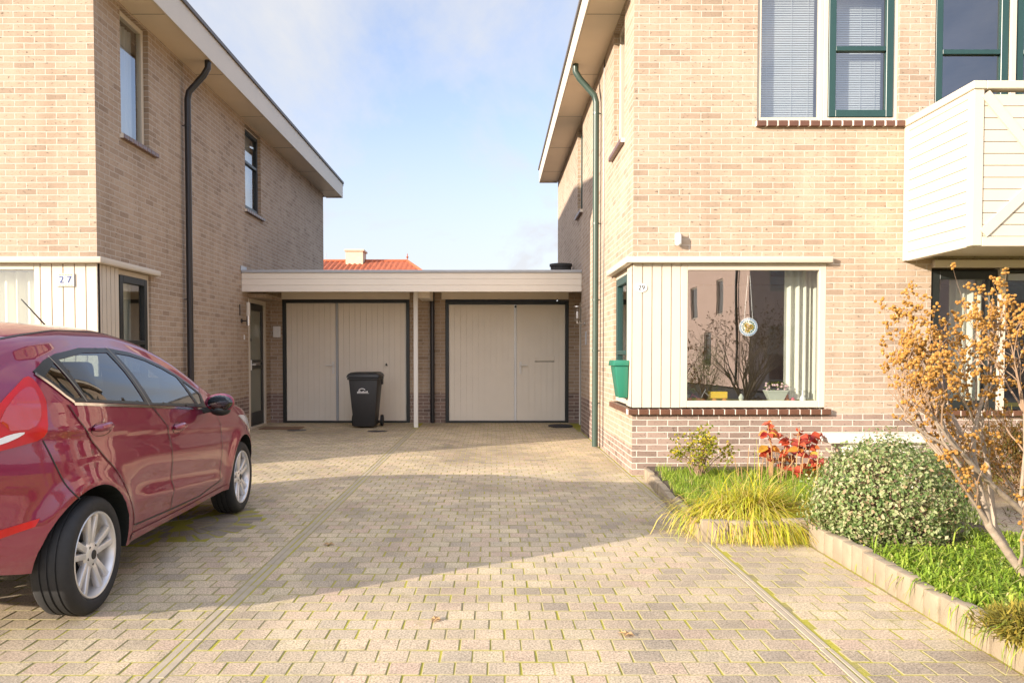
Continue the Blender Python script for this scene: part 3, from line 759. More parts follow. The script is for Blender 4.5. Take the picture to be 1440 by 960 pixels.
# door mats
MB().box(-4.05, -3.35, 13.35, 13.75, .004, .018).build('doormat', 'mat_brown', None, bevel=.004, label='brown doormat on the paving in front of the left house door', cat='doormat', group='doormats')
mb = MB(); n = 24
top = [(1.22 + .22 * math.cos(2 * math.pi * i / n), 13.95 + .30 * math.sin(2 * math.pi * i / n)) for i in range(n)]
mb.prism(top, .004, .02, 'z'); mb.build('doormat', 'mat_dark', None, label='dark doormat on the paving by the right garage door', cat='doormat', group='doormats')
for x, y in ((-3.35, 13.2), (-1.95, 13.05)):
    MB().prism([(x + .17 * math.cos(i * math.pi / 8), y + .13 * math.sin(i * math.pi / 8)) for i in range(16)], .003, .007, 'z').build('drain_cover', 'iron', None, label='flat dark drain cover in the paving ' + ('nearer the brown doormat' if x < -3 else 'to the right of the wheelie bin'), cat='drain cover', group='drain covers')

# ------------------------------------------------------------------ wheelie bin
t = empty('wheelie_bin', (-2.24, 13.75, 0), 'black wheelie bin with a white emblem standing before the left garage door', 'wheelie bin')
bxm = -2.265; by = 13.62
mb = MB(); vs = []
for z, hw, y0, y1 in ((.03, .185, by - .02, by + .40), (.88, .255, by - .10, by + .50)):
    vs += [(bxm - hw, y0, z), (bxm + hw, y0, z), (bxm + hw, y1, z), (bxm - hw, y1, z)]
mb.add(vs, [(3, 2, 1, 0), (4, 5, 6, 7), (0, 1, 5, 4), (1, 2, 6, 5), (2, 3, 7, 6), (3, 0, 4, 7)])
mb.build('bin_body', 'dark_plastic', t, bevel=.018, seg=2)
MB().box(bxm - .275, bxm + .275, by - .125, by + .52, .855, .895).build('bin_rim', 'dark_plastic', t, bevel=.008)
mb = MB(); vs = []
for z, hw, y0, y1 in ((.90, .29, by - .15, by + .54), (.955, .265, by - .12, by + .53), (.985, .22, by - .06, by + .50)):
    vs += [(bxm - hw, y0, z), (bxm + hw, y0, z), (bxm + hw, y1, z), (bxm - hw, y1, z)]
fs = [(3, 2, 1, 0), (8, 9, 10, 11)]
for l in (0, 4): fs += [(l + i, l + (i + 1) % 4, l + 4 + (i + 1) % 4, l + 4 + i) for i in range(4)]
mb.add(vs, fs); mb.build('bin_lid', 'dark_plastic', t, bevel=.012, seg=2)
mb = MB().tube([(bxm - .2, by + .56, .93), (bxm + .2, by + .56, .93)], .014, 8); mb.build('bin_handle', 'dark_plastic', t, smooth=True)
MB().box(bxm + .262, bxm + .285, by + .28, by + .40, .76, .86).build('handle_grip', 'dark_plastic', t, bevel=.005)
MB().tube([(bxm - .25, by + .42, .105), (bxm + .27, by + .42, .105)], .012, 8).build('axle', 'steel', t)
for s in (-1, 1):
    w = MB().lathe([(.03, -.025), (.10, -.022), (.105, 0), (.10, .022), (.03, .025)], (bxm + s * .255, by + .42, .105), 'x', 24).build('wheel', 'rubber', t, smooth=True)
mb = MB(); y = by - .085   # white emblem: a swoosh over a few strokes, on the slanting front
def zy(z): return by - .02 - .08 * (z - .03) / .85 - .004
for i in range(14):
    a = math.pi * (1.05 - i / 13 * .9)
    x = bxm - .02 + .055 * math.cos(a); z = .665 + .035 * math.sin(a)
    mb.box(x - .006, x + .006, zy(z) - .001, zy(z) + .002, z - .006, z + .006)
for i in range(9):
    x = bxm - .105 + i * .021; mb.box(x, x + .014, zy(.64) - .001, zy(.64) + .002, .628, .648 + .006 * (i % 3))
mb.box(bxm - .11, bxm + .10, zy(.62) - .001, zy(.62) + .002, .617, .622)
mb.build('emblem', 'white_plastic', t)

# ------------------------------------------------------------------ things inside the big window
S = FY + .24; ZS = .765
t = empty('flower_pot', (3.12, S, ZS), 'grey tapered pot of pink flowers on the sill inside the big right window', 'flower pot')
mb = MB(); vs = []
for z, hw, hd in ((ZS, .06, .05), (ZS + .14, .125, .07)): vs += [(3.12 - hw, S - hd, z), (3.12 + hw, S - hd, z), (3.12 + hw, S + hd, z), (3.12 - hw, S + hd, z)]
mb.add(vs, [(3, 2, 1, 0), (4, 5, 6, 7), (0, 1, 5, 4), (1, 2, 6, 5), (2, 3, 7, 6), (3, 0, 4, 7)]); mb.build('pot', 'pot_grey', t, bevel=.006)
mb = MB(); ml = MB()
for i in range(60):
    c = (3.12 + R.uniform(-.13, .13), S + R.uniform(-.06, .06), ZS + .14 + R.uniform(0, .09))
    if i % 3 == 0: mb.ball(c, .013, 6, 4)
    else:
        a = R.uniform(0, 6.28); d = Vector((math.cos(a), math.sin(a), .5)) * .022; w = Vector((-math.sin(a), math.cos(a), 0)) * .009; c = Vector(c)
        ml.add([c - d, c - w, c + d, c + w], [(0, 1, 2, 3)])
mb.build('blossom', 'flower_pink', t); ml.build('foliage', 'blade_green', t)
t = empty('toy_cart', (2.45, S, ZS), 'little yellow toy cart with wheels on the inner sill of the big right window', 'toy')
mb = MB().box(2.38, 2.58, S - .04, S + .04, ZS + .05, ZS + .125); mb.build('cart_box', 'yellow_paint', t, bevel=.006)
mb = MB().tube([(2.38, S, ZS + .08), (2.33, S, ZS + .12), (2.30, S, ZS + .06)], .006, 6); mb.tube([(2.33, S, ZS + .12), (2.35, S, ZS + .15)], .005, 6); mb.build('cart_frame', 'white_paint', t)
for x in (2.43, 2.54, 2.31): MB().lathe([(.025, -.004), (.025, .004)], (x, S - .045, ZS + .026), 'y', 14).build('wheel', 'terracotta', t)
t = empty('toy_tricycle', (2.22, S, ZS), 'tiny pink toy tricycle beside the yellow toy cart in the window', 'toy')
mb = MB().tube([(2.17, S, ZS + .03), (2.20, S, ZS + .09), (2.25, S, ZS + .06), (2.27, S, ZS + .03)], .006, 6); mb.tube([(2.20, S - .03, ZS + .10), (2.20, S + .03, ZS + .10)], .004, 6); mb.build('toy_frame', 'pink_paint', t)
for x in (2.17, 2.27): MB().lathe([(.028, -.004), (.028, .004)], (x, S, ZS + .028), 'y', 14).build('wheel', 'pink_paint', t)
def vase(x, prof, mat, lab):
    MB().lathe([(r, ZS + h) for r, h in prof], (x, S, 0), 'z', 16).build('sill_vase' if 'vase' in lab else 'figurine', mat, None, smooth=True, label=lab, cat='ornament')
vase(3.24, [(.02, 0), (.032, .03), (.015, .07), (.02, .09)], 'terracotta', 'small orange clay figurine right of the flower pot inside the window')
vase(3.31, [(.02, 0), (.026, .03), (.012, .06)], 'pink_paint', 'tiny pinkish figurine near the curtain inside the window')
vase(3.42, [(.03, 0), (.036, .05), (.012, .09), (.014, .14)], 'white_plastic', 'pale slender vase at the right end of the inner window sill')
vase(2.74, [(.025, 0), (.02, .03), (.03, .06), (.01, .10)], 'pot_grey', 'small grey figurine between the toy cart and the flower pot')
# small plant in the left corner of the window
t = empty('house_plant', (2.14, S, ZS), 'trailing green plant in the left corner of the big right window', 'plant')
MB().lathe([(.04, ZS), (.06, ZS + .09)], (2.13, S + .06, 0), 'z', 14).build('pot', 'pot_grey', t)
mb = MB()
for i in range(110):
    a = R.uniform(0, 6.28); c = Vector((2.13, S + .06, ZS + .1)); e = c + Vector((math.cos(a) * R.uniform(.03, .13), math.sin(a) * .07, R.uniform(-.05, .32)))
    d = Vector((math.cos(a), math.sin(a) * .5, R.uniform(-.5, .5))) * .03; w = Vector((0, .3, 1)).cross(d).normalized() * .012
    mb.add([e - d, e - w, e + d, e + w], [(0, 1, 2, 3)])
mb.build('foliage', 'blade_green', t)
# hanging disc ornament
t = empty('window_ornament', (2.77, FY + .10, 1.62), 'round blue ornament with yellow flowers hanging on strings in the big right window', 'ornament')
MB().lathe([(.10, -.003), (.10, .003)], (2.765, FY + .10, 1.595), 'y', 32).build('disc', 'white_plastic', t)
mb = MB()
for k in range(28):
    a = 2 * math.pi * k / 28; mb.lathe([(.009, -.001), (.009, .001)], (2.765 + .087 * math.cos(a), FY + .0955, 1.595 + .087 * math.sin(a)), 'y', 8)
mb.build('ornament_rim', 'ornament_blue', t)
mb = MB()
for cx_, cz_ in ((-.018, .018), (.028, .0), (-.008, -.03)):
    for k in range(7):
        a = 2 * math.pi * k / 7; mb.lathe([(.013, -.001), (.013, .001)], (2.765 + cx_ + .017 * math.cos(a), FY + .0935, 1.595 + cz_ + .017 * math.sin(a)), 'y', 8)
mb.build('petal', 'yellow_paint', t)
mb = MB()
for k in range(16):
    a = 2 * math.pi * k / 16 + .2; mb.lathe([(.010, -.0008), (.010, .0008)], (2.765 + .06 * math.cos(a), FY + .0948, 1.595 + .06 * math.sin(a)), 'y', 5)
mb.build('leaf', 'mailbox_green', t)
MB().tube([(2.72, FY + .10, 1.685), (2.76, FY + .10, 2.19)], .0022, 5).build('string', 'white_plastic', t)
MB().tube([(2.81, FY + .10, 1.685), (2.775, FY + .10, 2.19)], .0022, 5).build('string', 'white_plastic', t)

# ------------------------------------------------------------------ distant house behind the garage
t = empty('distant_house', (-8, 46, 0), 'distant house with orange tiled hipped roof and plastered chimney seen above the garage', 'house')
MB().box(-20, -4.4, 42.3, 52, 0, 5.0).build('wall', 'chimney_plaster', t)
rz, e = 6.78, 5.3; rx1 = -5.05
mb = MB(); ny = 14; nx = 420
x0 = -20.; ye, yr = 41.6, 46.0; xe = -3.2
vs = []
for j in range(ny + 1):
    v = j / ny; xr_ = xe + (rx1 - xe) * v
    for i in range(nx + 1):
        x = x0 + (xr_ - x0) * i / nx
        u = x / .30
        vs.append((x, ye + (yr - ye) * v, e + (rz - e) * v +   .06 * math.sin(u * 2 * math.pi) + .03 * (1 - (v * ny * 1.0) % 1)))
mb.add(vs, [(j * (nx + 1) + i, j * (nx + 1) + i + 1, (j + 1) * (nx + 1) + i + 1, (j + 1) * (nx + 1) + i) for j in range(ny) for i in range(nx)])
mb.add([(xe, ye, e), (xe, 52.4, e), (rx1, yr, rz), (xe + .01, ye, e)], [(0, 1, 2)])
mb.add([(x0, yr, rz), (rx1, yr, rz), (xe, 52.4, e), (x0, 52.4, e)], [(0, 1, 2, 3)])
rf = mb.build('roof', 'roof_tile', t, smooth=True, recalc=False)
mb = MB().tube([(x0, yr, rz + .03), (rx1, yr, rz + .03)], .09, 8); mb.tube([(rx1, yr, rz + .03), (xe, ye, e + .05)], .08, 8); mb.build('ridge_tile', 'roof_tile', rf, smooth=True)
mb = MB().tube([(rx1, yr, rz), (rx1, yr, rz + .45)], .025, 6); mb.ball((rx1, yr, rz + .25), .07, 8, 6); mb.build('finial', 'roof_tile', rf)
ch = MB().box(-8.55, -7.55, 45.2, 46.4, 6.1, 7.28).build('chimney', 'chimney_plaster', rf)
MB().box(-8.62, -7.48, 45.12, 46.48, 7.282, 7.38).build('chimney_cap', 'chimney_plaster', ch)
# antenna twigs on that roof
t = empty('weather_vane', (-10.4, 46, 6.3), 'thin pale metal rods standing on the distant orange roof left of its chimney', 'roof aerial')
mb = MB().tube([(-10.5, 46, 6.7), (-10.5, 46, 7.5)], .02, 5); mb.tube([(-10.5, 46, 7.1), (-10.1, 46, 7.25)], .015, 5); mb.tube([(-9.9, 46, 6.7), (-9.85, 46, 7.3)], .015, 5); mb.build('rod', 'zinc', t)
#@@PART3
# ------------------------------------------------------------------ ground and paving
struct(MB().box(-300, 300, -300, 300, -.5, -.06), 'ground', 'asphalt')
struct(MB().box(-14, 14, -6, 14.9, -.055, -.0019), 'paving_bed', 'joint')
def pavers(name, x0, x1, y0, y1, px=.137, py=.1315, off=0, gap=.0045, skip=None, mat='paver'):
    mb = MB(); row = 0; y = y0
    while y < y1 - .01:
        ye = min(y + py, y1)
        x = x0 - (px / 2 if row % 2 else 0) - off
        jit = R.uniform(-.006, .006)
        while x < x1 - .01:
            a, b = max(x, x0), min(x + px, x1)
            x += px
            if b - a < .02: continue
            cx_, cy_ = (a + b) / 2, (y + ye) / 2
            if skip and skip(cx_, cy_): continue
            g = gap * R.uniform(.7, 1.4) / 2
            hx, hy = (b - a) / 2 - g, (ye - y) / 2 - g
            th = R.gauss(0, .010); c, s = math.cos(th), math.sin(th)
            z = R.uniform(-.0008, .0016); tx, ty = R.gauss(0, .005), R.gauss(0, .005)
            cx_ += R.gauss(0, .0012) + (jit if x0 < a and b < x1 else 0); cy_ += R.gauss(0, .0012)
            vs = []
            for k, (i_, dz) in enumerate(((0, -.012), (0, -.0022), (.0035, 0))):
                for sx, sy in ((-1, -1), (1, -1), (1, 1), (-1, 1)):
                    ch = .004
                    for q in (0, 1):
                        # clipped corners
                        ax = hx - i_; ay = hy - i_
                        if (q == 0) == ((sx * sy) > 0): u, v = sx * ax, sy * (ay - ch)
                        else: u, v = sx * (ax - ch), sy * ay
                        vs.append((cx_ + u * c - v * s, cy_ + u * s + v * c, z + dz + u * tx + v * ty))
            # order each ring by angle
            out = []
            for k in range(3):
                r8 = vs[k * 8:(k + 1) * 8]; r8.sort(key=lambda p: math.atan2(p[1] - cy_, p[0] - cx_)); out += r8
            mb.add(out, [tuple(range(16, 24))] ); b0 = len(mb.v) - 24
            for k in (0, 8):
                for i in range(8): mb.f.append((b0 + k + i, b0 + k + (i + 1) % 8, b0 + k + 8 + (i + 1) % 8, b0 + k + 8 + i)); mb.m.append(1)
        y = ye; row += 1
    return struct(mb, name, [mat, 'paver_edge'], recalc=False)
fanc = (-2.42, 5.95)
infan = lambda x, y: math.hypot(x - fanc[0], (y - fanc[1]) * .9) < .62
pavers('driveway_paving', -1.318, 1.445, 1.4, 14.72)
pavers('side_paving', -4.30, -1.408, 1.4, 14.72, skip=infan, off=.03)
pavers('path_paving', 1.515, 2.15, 1.4, 5.32, off=.05)
pavers('side_paving', -9, -4.31, 1.4, 8.28)
pavers('garden_path', 3.45, 8.0, 4.4, 7.9, .30, .30)
pavers('side_paving', 1.515, 1.62, 5.33, 8.26)
def strip(x, y0, y1, w=.038, l=.42):
    mb = MB(); y = y0
    while y < y1:
        e = min(y + l, y1); dx = R.gauss(0, .002); mb.box(x - w / 2 + dx, x + w / 2 + dx, y + .003, e - .003, -.02, R.uniform(-.001, .002)); y = e
    struct(mb, 'edging_strip', 'strip_stone', bevel=.003)
strip(-1.386, 1.4, 13.6); strip(-1.342, 1.4, 13.6); strip(1.462, 1.4, 13.0, .03, 1.0); strip(1.492, 1.4, 8.2, .022, 1.0)
mb = MB()   # fan shaped patch of narrow setts
for ri, (r0, r1) in enumerate(((.10, .27), (.28, .43), (.44, .61))):
    n = int(2 * math.pi * (r0 + r1) / 2 / .058)
    for k in range(n):
        a = 2 * math.pi * (k + .5 * (ri % 2)) / n + R.gauss(0, .01); a2 = math.pi / n * .84
        vs = []
        for z, g in ((-.012, 0), (R.uniform(-.003, .002), .004)):
            for rr, aa in ((r0 + g, a - a2), (r1 - g, a - a2 * .95), (r1 - g, a + a2 * .95), (r0 + g, a + a2)):
                vs.append((fanc[0] + rr * math.cos(aa), fanc[1] + rr * math.sin(aa) / .9, z))
        mb.add(vs, [(4, 5, 6, 7)] + [(i, (i + 1) % 4, 4 + (i + 1) % 4, 4 + i) for i in range(4)])
struct(mb, 'sett_paving', 'small_paver', recalc=False)
# moss tufts in the joints
mb = MB()
for _ in range(2200):
    x, y = R.uniform(-3.6, 2.1), R.uniform(2.2, 8.5)
    if 2.7 < y < 7.4 and x < -1.95: continue
    if R.random() < .3: y = .1315 * round((y - 1.4) / .1315) + 1.4
    else:
        y = 1.4 + .1315 * math.floor((y - 1.4) / .1315) ; x = -1.318 + .137 * round((x + 1.318) / .137) + (.0685 if int((y - 1.4) / .1315 + .1) % 2 else 0); y += R.uniform(0, .1315)
    for __ in range(2):
        c = Vector((x + R.gauss(0, .003), y + R.gauss(0, .006), -.009)); s = R.uniform(.003, .006)
        mb.add([c + Vector((-s, -s, 0)), c + Vector((s, -s, 0)), c + Vector((s, s, 0)), c + Vector((-s, s, 0)), c + Vector((0, 0, s * 2.0))], [(0, 1, 4), (1, 2, 4), (2, 3, 4), (3, 0, 4)])
mb.build('moss', 'moss', None, recalc=False, label='yellow green moss growing in the joints of the driveway', cat='moss', kind='stuff')
# fallen leaves
lf = None
for k, (x, y, w) in enumerate(((-1.12, 5.25, 'near the gutter strip in the car shadow'), (-.28, 3.75, 'on the sunlit foreground setts'), (.62, 3.55, 'in the sunny foreground right of centre'))):
    mb = MB(); a = k * 1.3
    pts = [(math.cos(a + i) * r, math.sin(a + i) * r) for i, r in ((0, .045), (.8, .02), (1.57, .025), (2.4, .02), (3.14, .04), (4, .02), (4.7, .028), (5.5, .02))]
    mb.add([(x, y, .010)] + [(x + p, y + q, .006 + .012 * (i % 2)) for i, (p, q) in enumerate(pts)], [(0, i + 1, (i + 1) % 8 + 1) for i in range(8)])
    mb.build('fallen_leaf', 'dry_stem', None, recalc=False, label='dry pale leaf lying ' + w, cat='leaf', group='fallen leaves')

# ------------------------------------------------------------------ garden bed
def kerb(pts, name, lab, h=.17, w=.06, step=.2):
    mb = MB()
    for (xa, ya), (xb, yb) in zip(pts, pts[1:]):
        d = Vector((xb - xa, yb - ya, 0)); l = d.length; n = max(1, round(l / step)); d.normalize(); nn = Vector((-d.y, d.x, 0))
        for i in range(n):
            c = Vector((xa, ya, 0)) + d * (l * (i + .5) / n) + nn * R.gauss(0, .003); hh = h + R.gauss(0, .008)
            mb.obox(c + Vector((0, 0, hh / 2 - .02)), d * (l / n / 2 - .002), nn * w / 2, (0, 0, hh / 2 + .02))
    return mb.build(name, 'kerb_stone', None, bevel=.008, seg=2, label=lab, cat='edging')
kerb([(1.62, 8.1), (1.52, 6.6), (1.47, 5.42)], 'kerb_edging', 'low weathered stone edging along the driveway side of the near left flower bed', .11)
kerb([(1.45, 5.38), (2.2, 5.36)], 'kerb_edging', 'short row of edging stones under the yellow ornamental grass', .15, .07, .21)
kerb([(2.20, 5.30), (2.19, 1.5)], 'kerb_edging', 'long beige stone edging beside the bright green grass bed at right', .145, .07, .13)
mb = MB(); mb.prism([(1.65, 8.28), (1.55, 6.6), (1.50, 5.42), (2.24, 5.40), (2.23, 1.4), (5.0, 1.4), (3.5, 4.5), (3.4, 6.2), (3.3, 8.28)], -.02, .10, 'z')
struct(mb, 'garden_soil', 'soil')

def blade(mb, base, dirv, length, width, droop, n=4):
    p = Vector(base); d = Vector(dirv).normalized(); side = d.cross(Vector((0, 0, 1)))
    if side.length < .05: side = Vector((1, 0, 0))
    side.normalize(); pts = []; st = length / n
    for i in range(n + 1):
        pts.append(p.copy()); p = p + d * st; d = (d + Vector((0, 0, -droop / n))).normalized()
    vs = []; fs = []
    for i, q in enumerate(pts):
        w = width * (1 - (i / n) ** 1.6) * .5 + .0003
        vs += [q - side * w, q + side * w]
    for i in range(n): fs.append((2 * i, 2 * i + 1, 2 * i + 3, 2 * i + 2))
    mb.add(vs, fs)
def inpoly(x, y, P):
    c = False; j = len(P) - 1
    for i in range(len(P)):
        if (P[i][1] > y) != (P[j][1] > y) and x < (P[j][0] - P[i][0]) * (y - P[i][1]) / (P[j][1] - P[i][1]) + P[i][0]: c = not c
        j = i
    return c
# grass carpets (uncountable)
def carpet(poly, n, z, l0, l1, mat, lab, w=.006, tuft=14, spread=.05, droop=1.4):
    xs = [p[0] for p in poly]; ys = [p[1] for p in poly]; mb = MB(); k = 0
    while k < n:
        x, y = R.uniform(min(xs), max(xs)), R.uniform(min(ys), max(ys))
        if not inpoly(x, y, poly): continue
        hh = R.uniform(.7, 1.15); lean = R.uniform(0, 6.28)
        for _ in range(tuft):
            a = R.uniform(0, 6.28); t = R.uniform(.15, 1.0)
            d = (math.cos(a) * t + .4 * math.cos(lean), math.sin(a) * t + .4 * math.sin(lean), 1)
            blade(mb, (x + R.gauss(0, spread / 2), y + R.gauss(0, spread / 2), z), d, R.uniform(l0, l1) * hh, w * R.uniform(.7, 1.3), droop * R.uniform(.7, 1.6))
            k += 1
    return mb.build('grass', mat, None, recalc=False, label=lab, cat='grass', kind='stuff')
carpet([(2.25, 4.62), (2.24, 1.6), (3.6, 1.6), (3.5, 4.6), (3.2, 5.2), (2.9, 4.65)], 17000, .10, .17, .33, 'blade_green', 'bright green grassy ground cover filling the right bed inside its stone edging', .009, 16, .06, 4.2)
carpet([(1.68, 8.0), (1.58, 6.6), (1.55, 6.1), (2.2, 6.2), (3.2, 6.3), (3.3, 7.9)], 9500, .10, .06, .12, 'blade_green', 'short green ground cover in the flower bed below the big window', .005, 12, .04, .8)
carpet([(3.1, 5.9), (3.5, 5.4), (3.7, 6.0), (3.3, 6.5)], 900, .08, .08, .15, 'blade_green', 'green tuft of ground cover behind the round clipped shrub')
# ornamental yellow grass
mb = MB(); oc = Vector((2.00, 5.68, .10))
for i in range(5600):
    a = R.uniform(0, 6.28); r = abs(R.gauss(0, .15))
    b = oc + Vector((math.cos(a) * r * 1.5, math.sin(a) * r * .7, 0))
    aa = a + R.gauss(0, .5)
    t = R.uniform(.5, 1.9)
    blade(mb, b, (math.cos(aa) * t * (.7 if math.cos(aa) < 0 else 1) + R.gauss(.30, .22), math.sin(aa) * t * .8 - .35, .66), R.uniform(.26, .60), R.uniform(.004, .010), R.uniform(2.0, 3.8), 7)
mb.v = [(x, y, max(z, .008 + .1 * (1 if (y > 5.40 and x > 1.48) else 0))) for x, y, z in mb.v]
t = empty('ornamental_grass', (1.98, 5.72, .1), 'drooping clump of yellow and straw coloured ornamental grass spilling over the edging stones', 'ornamental grass')
mb.build('foliage', 'blade_yellow', t, recalc=False)
# round variegated shrub
t = empty('round_shrub', (2.63, 5.18, .1), 'round clipped shrub with cream edged grey green leaves in the middle of the bed', 'shrub')
mb = MB(); C0 = Vector((2.60, 5.10, .30)); RX, RY, RZ = .475, .45, .44
tw = MB()
for i in range(14000):
    while True:
        v = Vector((R.gauss(0, 1), R.gauss(0, 1), R.gauss(0, 1))).normalized()
        if v.z > -.75: break
    lump = 1 + .085 * math.sin(v.x * 7 + 1) * math.cos(v.z * 6 + v.y * 5) + .035 * math.sin(v.y * 13 + v.x * 11)
    rr = lump * (R.uniform(.80, 1.0) if R.random() < .86 else R.uniform(.98, 1.12))
    flat = .30 if v.z < 0 else RZ
    c = C0 + Vector((v.x * RX * rr, v.y * RY * rr, v.z * (.36 if v.z < 0 else RZ) * rr))
    nrm = (v + Vector((R.gauss(0, .45), R.gauss(0, .45), R.gauss(0, .45)))).normalized()
    u = nrm.cross(Vector((R.gauss(0, 1), R.gauss(0, 1), R.gauss(0, 1)))).normalized(); w_ = nrm.cross(u)
    s = R.uniform(.010, .018)
    mb.add([c - u * s, c - w_ * s * .62 + nrm * .003, c + u * s, c + w_ * s * .62 + nrm * .003], [(0, 1, 2, 3)])
for i in range(46):
    v = Vector((R.gauss(0, 1), R.gauss(0, 1), abs(R.gauss(.2, 1)))).normalized(); a0 = C0 + Vector((v.x * RX, v.y * RY, v.z * RZ)) * .95; ln = R.uniform(.05, .13)
    dr = (v + Vector((R.gauss(0, .4), R.gauss(0, .4), R.gauss(.3, .3)))).normalized(); tw.tube([a0, a0 + dr * ln], [.002, .001], 4, False)
    for k in range(9):
        c = a0 + dr * ln * (k + 1) / 9 + Vector((R.gauss(0, .008), R.gauss(0, .008), R.gauss(0, .008))); u = Vector((R.gauss(0, 1), R.gauss(0, 1), R.gauss(0, 1))).normalized(); w_ = u.cross(v).normalized(); s = R.uniform(.008, .014)
        mb.add([c - u * s, c - w_ * s * .6, c + u * s, c + w_ * s * .6], [(0, 1, 2, 3)])
mb.build('foliage', 'ivy', t, recalc=False)
for i in range(260):
    while True:
        v = Vector((R.gauss(0, 1), R.gauss(0, 1), R.gauss(0, 1))).normalized()
        if v.z > -.5: break
    e = C0 + Vector((v.x * RX * .97, v.y * RY * .97, v.z * .40)); m_ = C0 + (e - C0) * .5 + Vector((R.gauss(0, .03), R.gauss(0, .03), R.gauss(0, .03)))
    tw.tube([(2.63, 5.18, .1), m_, e], [.006, .003, .0015], 4, False)
tw.build('branch', 'twig', t, recalc=False)

# bare shrub with orange seed heads
t = empty('seed_head_shrub', (2.78, 3.98, .1), 'bare branching shrub covered in orange brown seed heads at the right edge', 'shrub')
trunk = MB(); twig = MB(); seeds = MB()
def cluster(p, k):
    for _ in range(k):
        c = p + Vector((R.gauss(0, .012), R.gauss(0, .012), R.gauss(0, .010)))
        r = R.uniform(.0060, .0098)
        # small ragged capsule
        seeds.ball(c, r, 6, 4, sz=(1, 1, R.uniform(.8, 1.2)))
def grow(p, d, length, r, lvl):
    pts = [p.copy()]; rs = [r]; n = 5
    for i in range(n):
        d = (d + Vector((R.gauss(0, .10), R.gauss(0, .10), R.gauss(0, .08) + .035))).normalized()
        p = p + d * length / n
        if p.x < 2.02 and d.x < 0 and p.y > 3: d.x *= -.3
        pts.append(p.copy()); rs.append(r * (1 - .45 * (i + 1) / n))
    (trunk if r > .006 else twig).tube(pts, rs, 8 if r > .01 else 5, lvl == 0)
    if lvl >= 4 or r < .0022:
        cluster(p, R.randint(4, 9))
        if R.random() < .8: cluster(pts[-2] + Vector((R.gauss(0, .018), 0, .010)), R.randint(3, 6))
        if R.random() < .5: cluster(pts[2] + Vector((R.gauss(0, .02), 0, .012)), R.randint(3, 5))
        return
    if lvl >= 2 and p.y > 3:
        for q in pts[1:]:
            if R.random() < .62:
                e = q + Vector((R.gauss(0, .025), R.gauss(0, .025), R.uniform(.01, .05))); twig.tube([q, e], [.0018, .0012], 4, False); cluster(e, R.randint(1, 4))
    for k in range(2 if lvl == 0 else (3 if R.random() < .7 else 2)):
        j = n if k == 0 else R.randint(2, n)
        nd = (d * 1.0 + Vector((R.gauss(-.04, .40), R.gauss(0, .34), R.gauss(.10, .25)))).normalized()
        if nd.z < .05: nd.z = .1; nd.normalize()
        grow(pts[j].copy(), nd, length * R.uniform(.62, .88), rs[j] * R.uniform(.55, .75), lvl + 1)
base = Vector((2.78, 3.98, .08))
# the visible lower limbs (points in metres)
limbs = [
    ([(2.80, 3.98, .08), (2.72, 3.98, .20), (2.55, 3.96, .42), (2.50, 3.95, .58), (2.45, 3.94, .78)], .024, (-.35, 0, 1)),
    ([(2.55, 3.96, .42), (2.42, 3.92, .60), (2.28, 3.86, .75)], .013, (-.75, -.2, .75)),
    ([(2.72, 3.98, .20), (2.64, 4.05, .40), (2.63, 4.1, .70), (2.60, 4.12, .90)], .015, (.05, .3, 1)),
    ([(2.82, 4.0, .08), (2.83, 4.0, .42), (2.72, 3.98, .50), (2.50, 3.90, .66), (2.30, 3.80, .82)], .017, (-.7, -.1, .6)),
    ([(2.83, 4.0, .42), (2.92, 3.95, .62), (2.80, 3.90, .85)], .016, (-.15, -.1, 1)),
    ([(2.83, 4.0, .42), (3.05, 4.0, .55), (3.15, 4.0, .85)], .015, (.1, 0, 1)),
    ([(2.72, 3.98, .50), (2.70, 3.92, .80), (2.68, 3.9, 1.0)], .010, (-.1, .0, 1)),
    ([(2.30, 3.80, .75), (2.2, 3.78, .88), (2.14, 3.74, .98)], .008, (-.55, 0, .8)),
    ([(3.0, 4.0, .5), (3.05, 3.85, .8), (2.98, 3.75, 1.0)], .011, (-.3, -.1, 1)),
]
for pts, r, d in limbs:
    vs = [Vector(p) for p in pts]; n = len(vs)
    trunk.tube(vs, [r * (1 - .35 * i / (n - 1)) for i in range(n)], 10, True)
    for i in range(2, n):
        if R.random() < .8: grow(vs[i - 1].copy(), Vector((R.gauss(d[0] * .6, .35), R.gauss(0, .3), .8)).normalized(), .26, r * .45, 2)
    for k in range(3): grow(vs[-1].copy(), (Vector(d).normalized() + Vector((R.gauss(0, .28), R.gauss(0, .25), R.gauss(0, .15)))).normalized(), R.uniform(.28, .40), r * .55, 1)
trunk.build('trunk', 'bark', t, smooth=True, recalc=False, sharp=80); twig.build('branch', 'twig', t, recalc=False)
seeds.build('seed_heads', 'seed', t, smooth=True, recalc=False, kind='stuff')

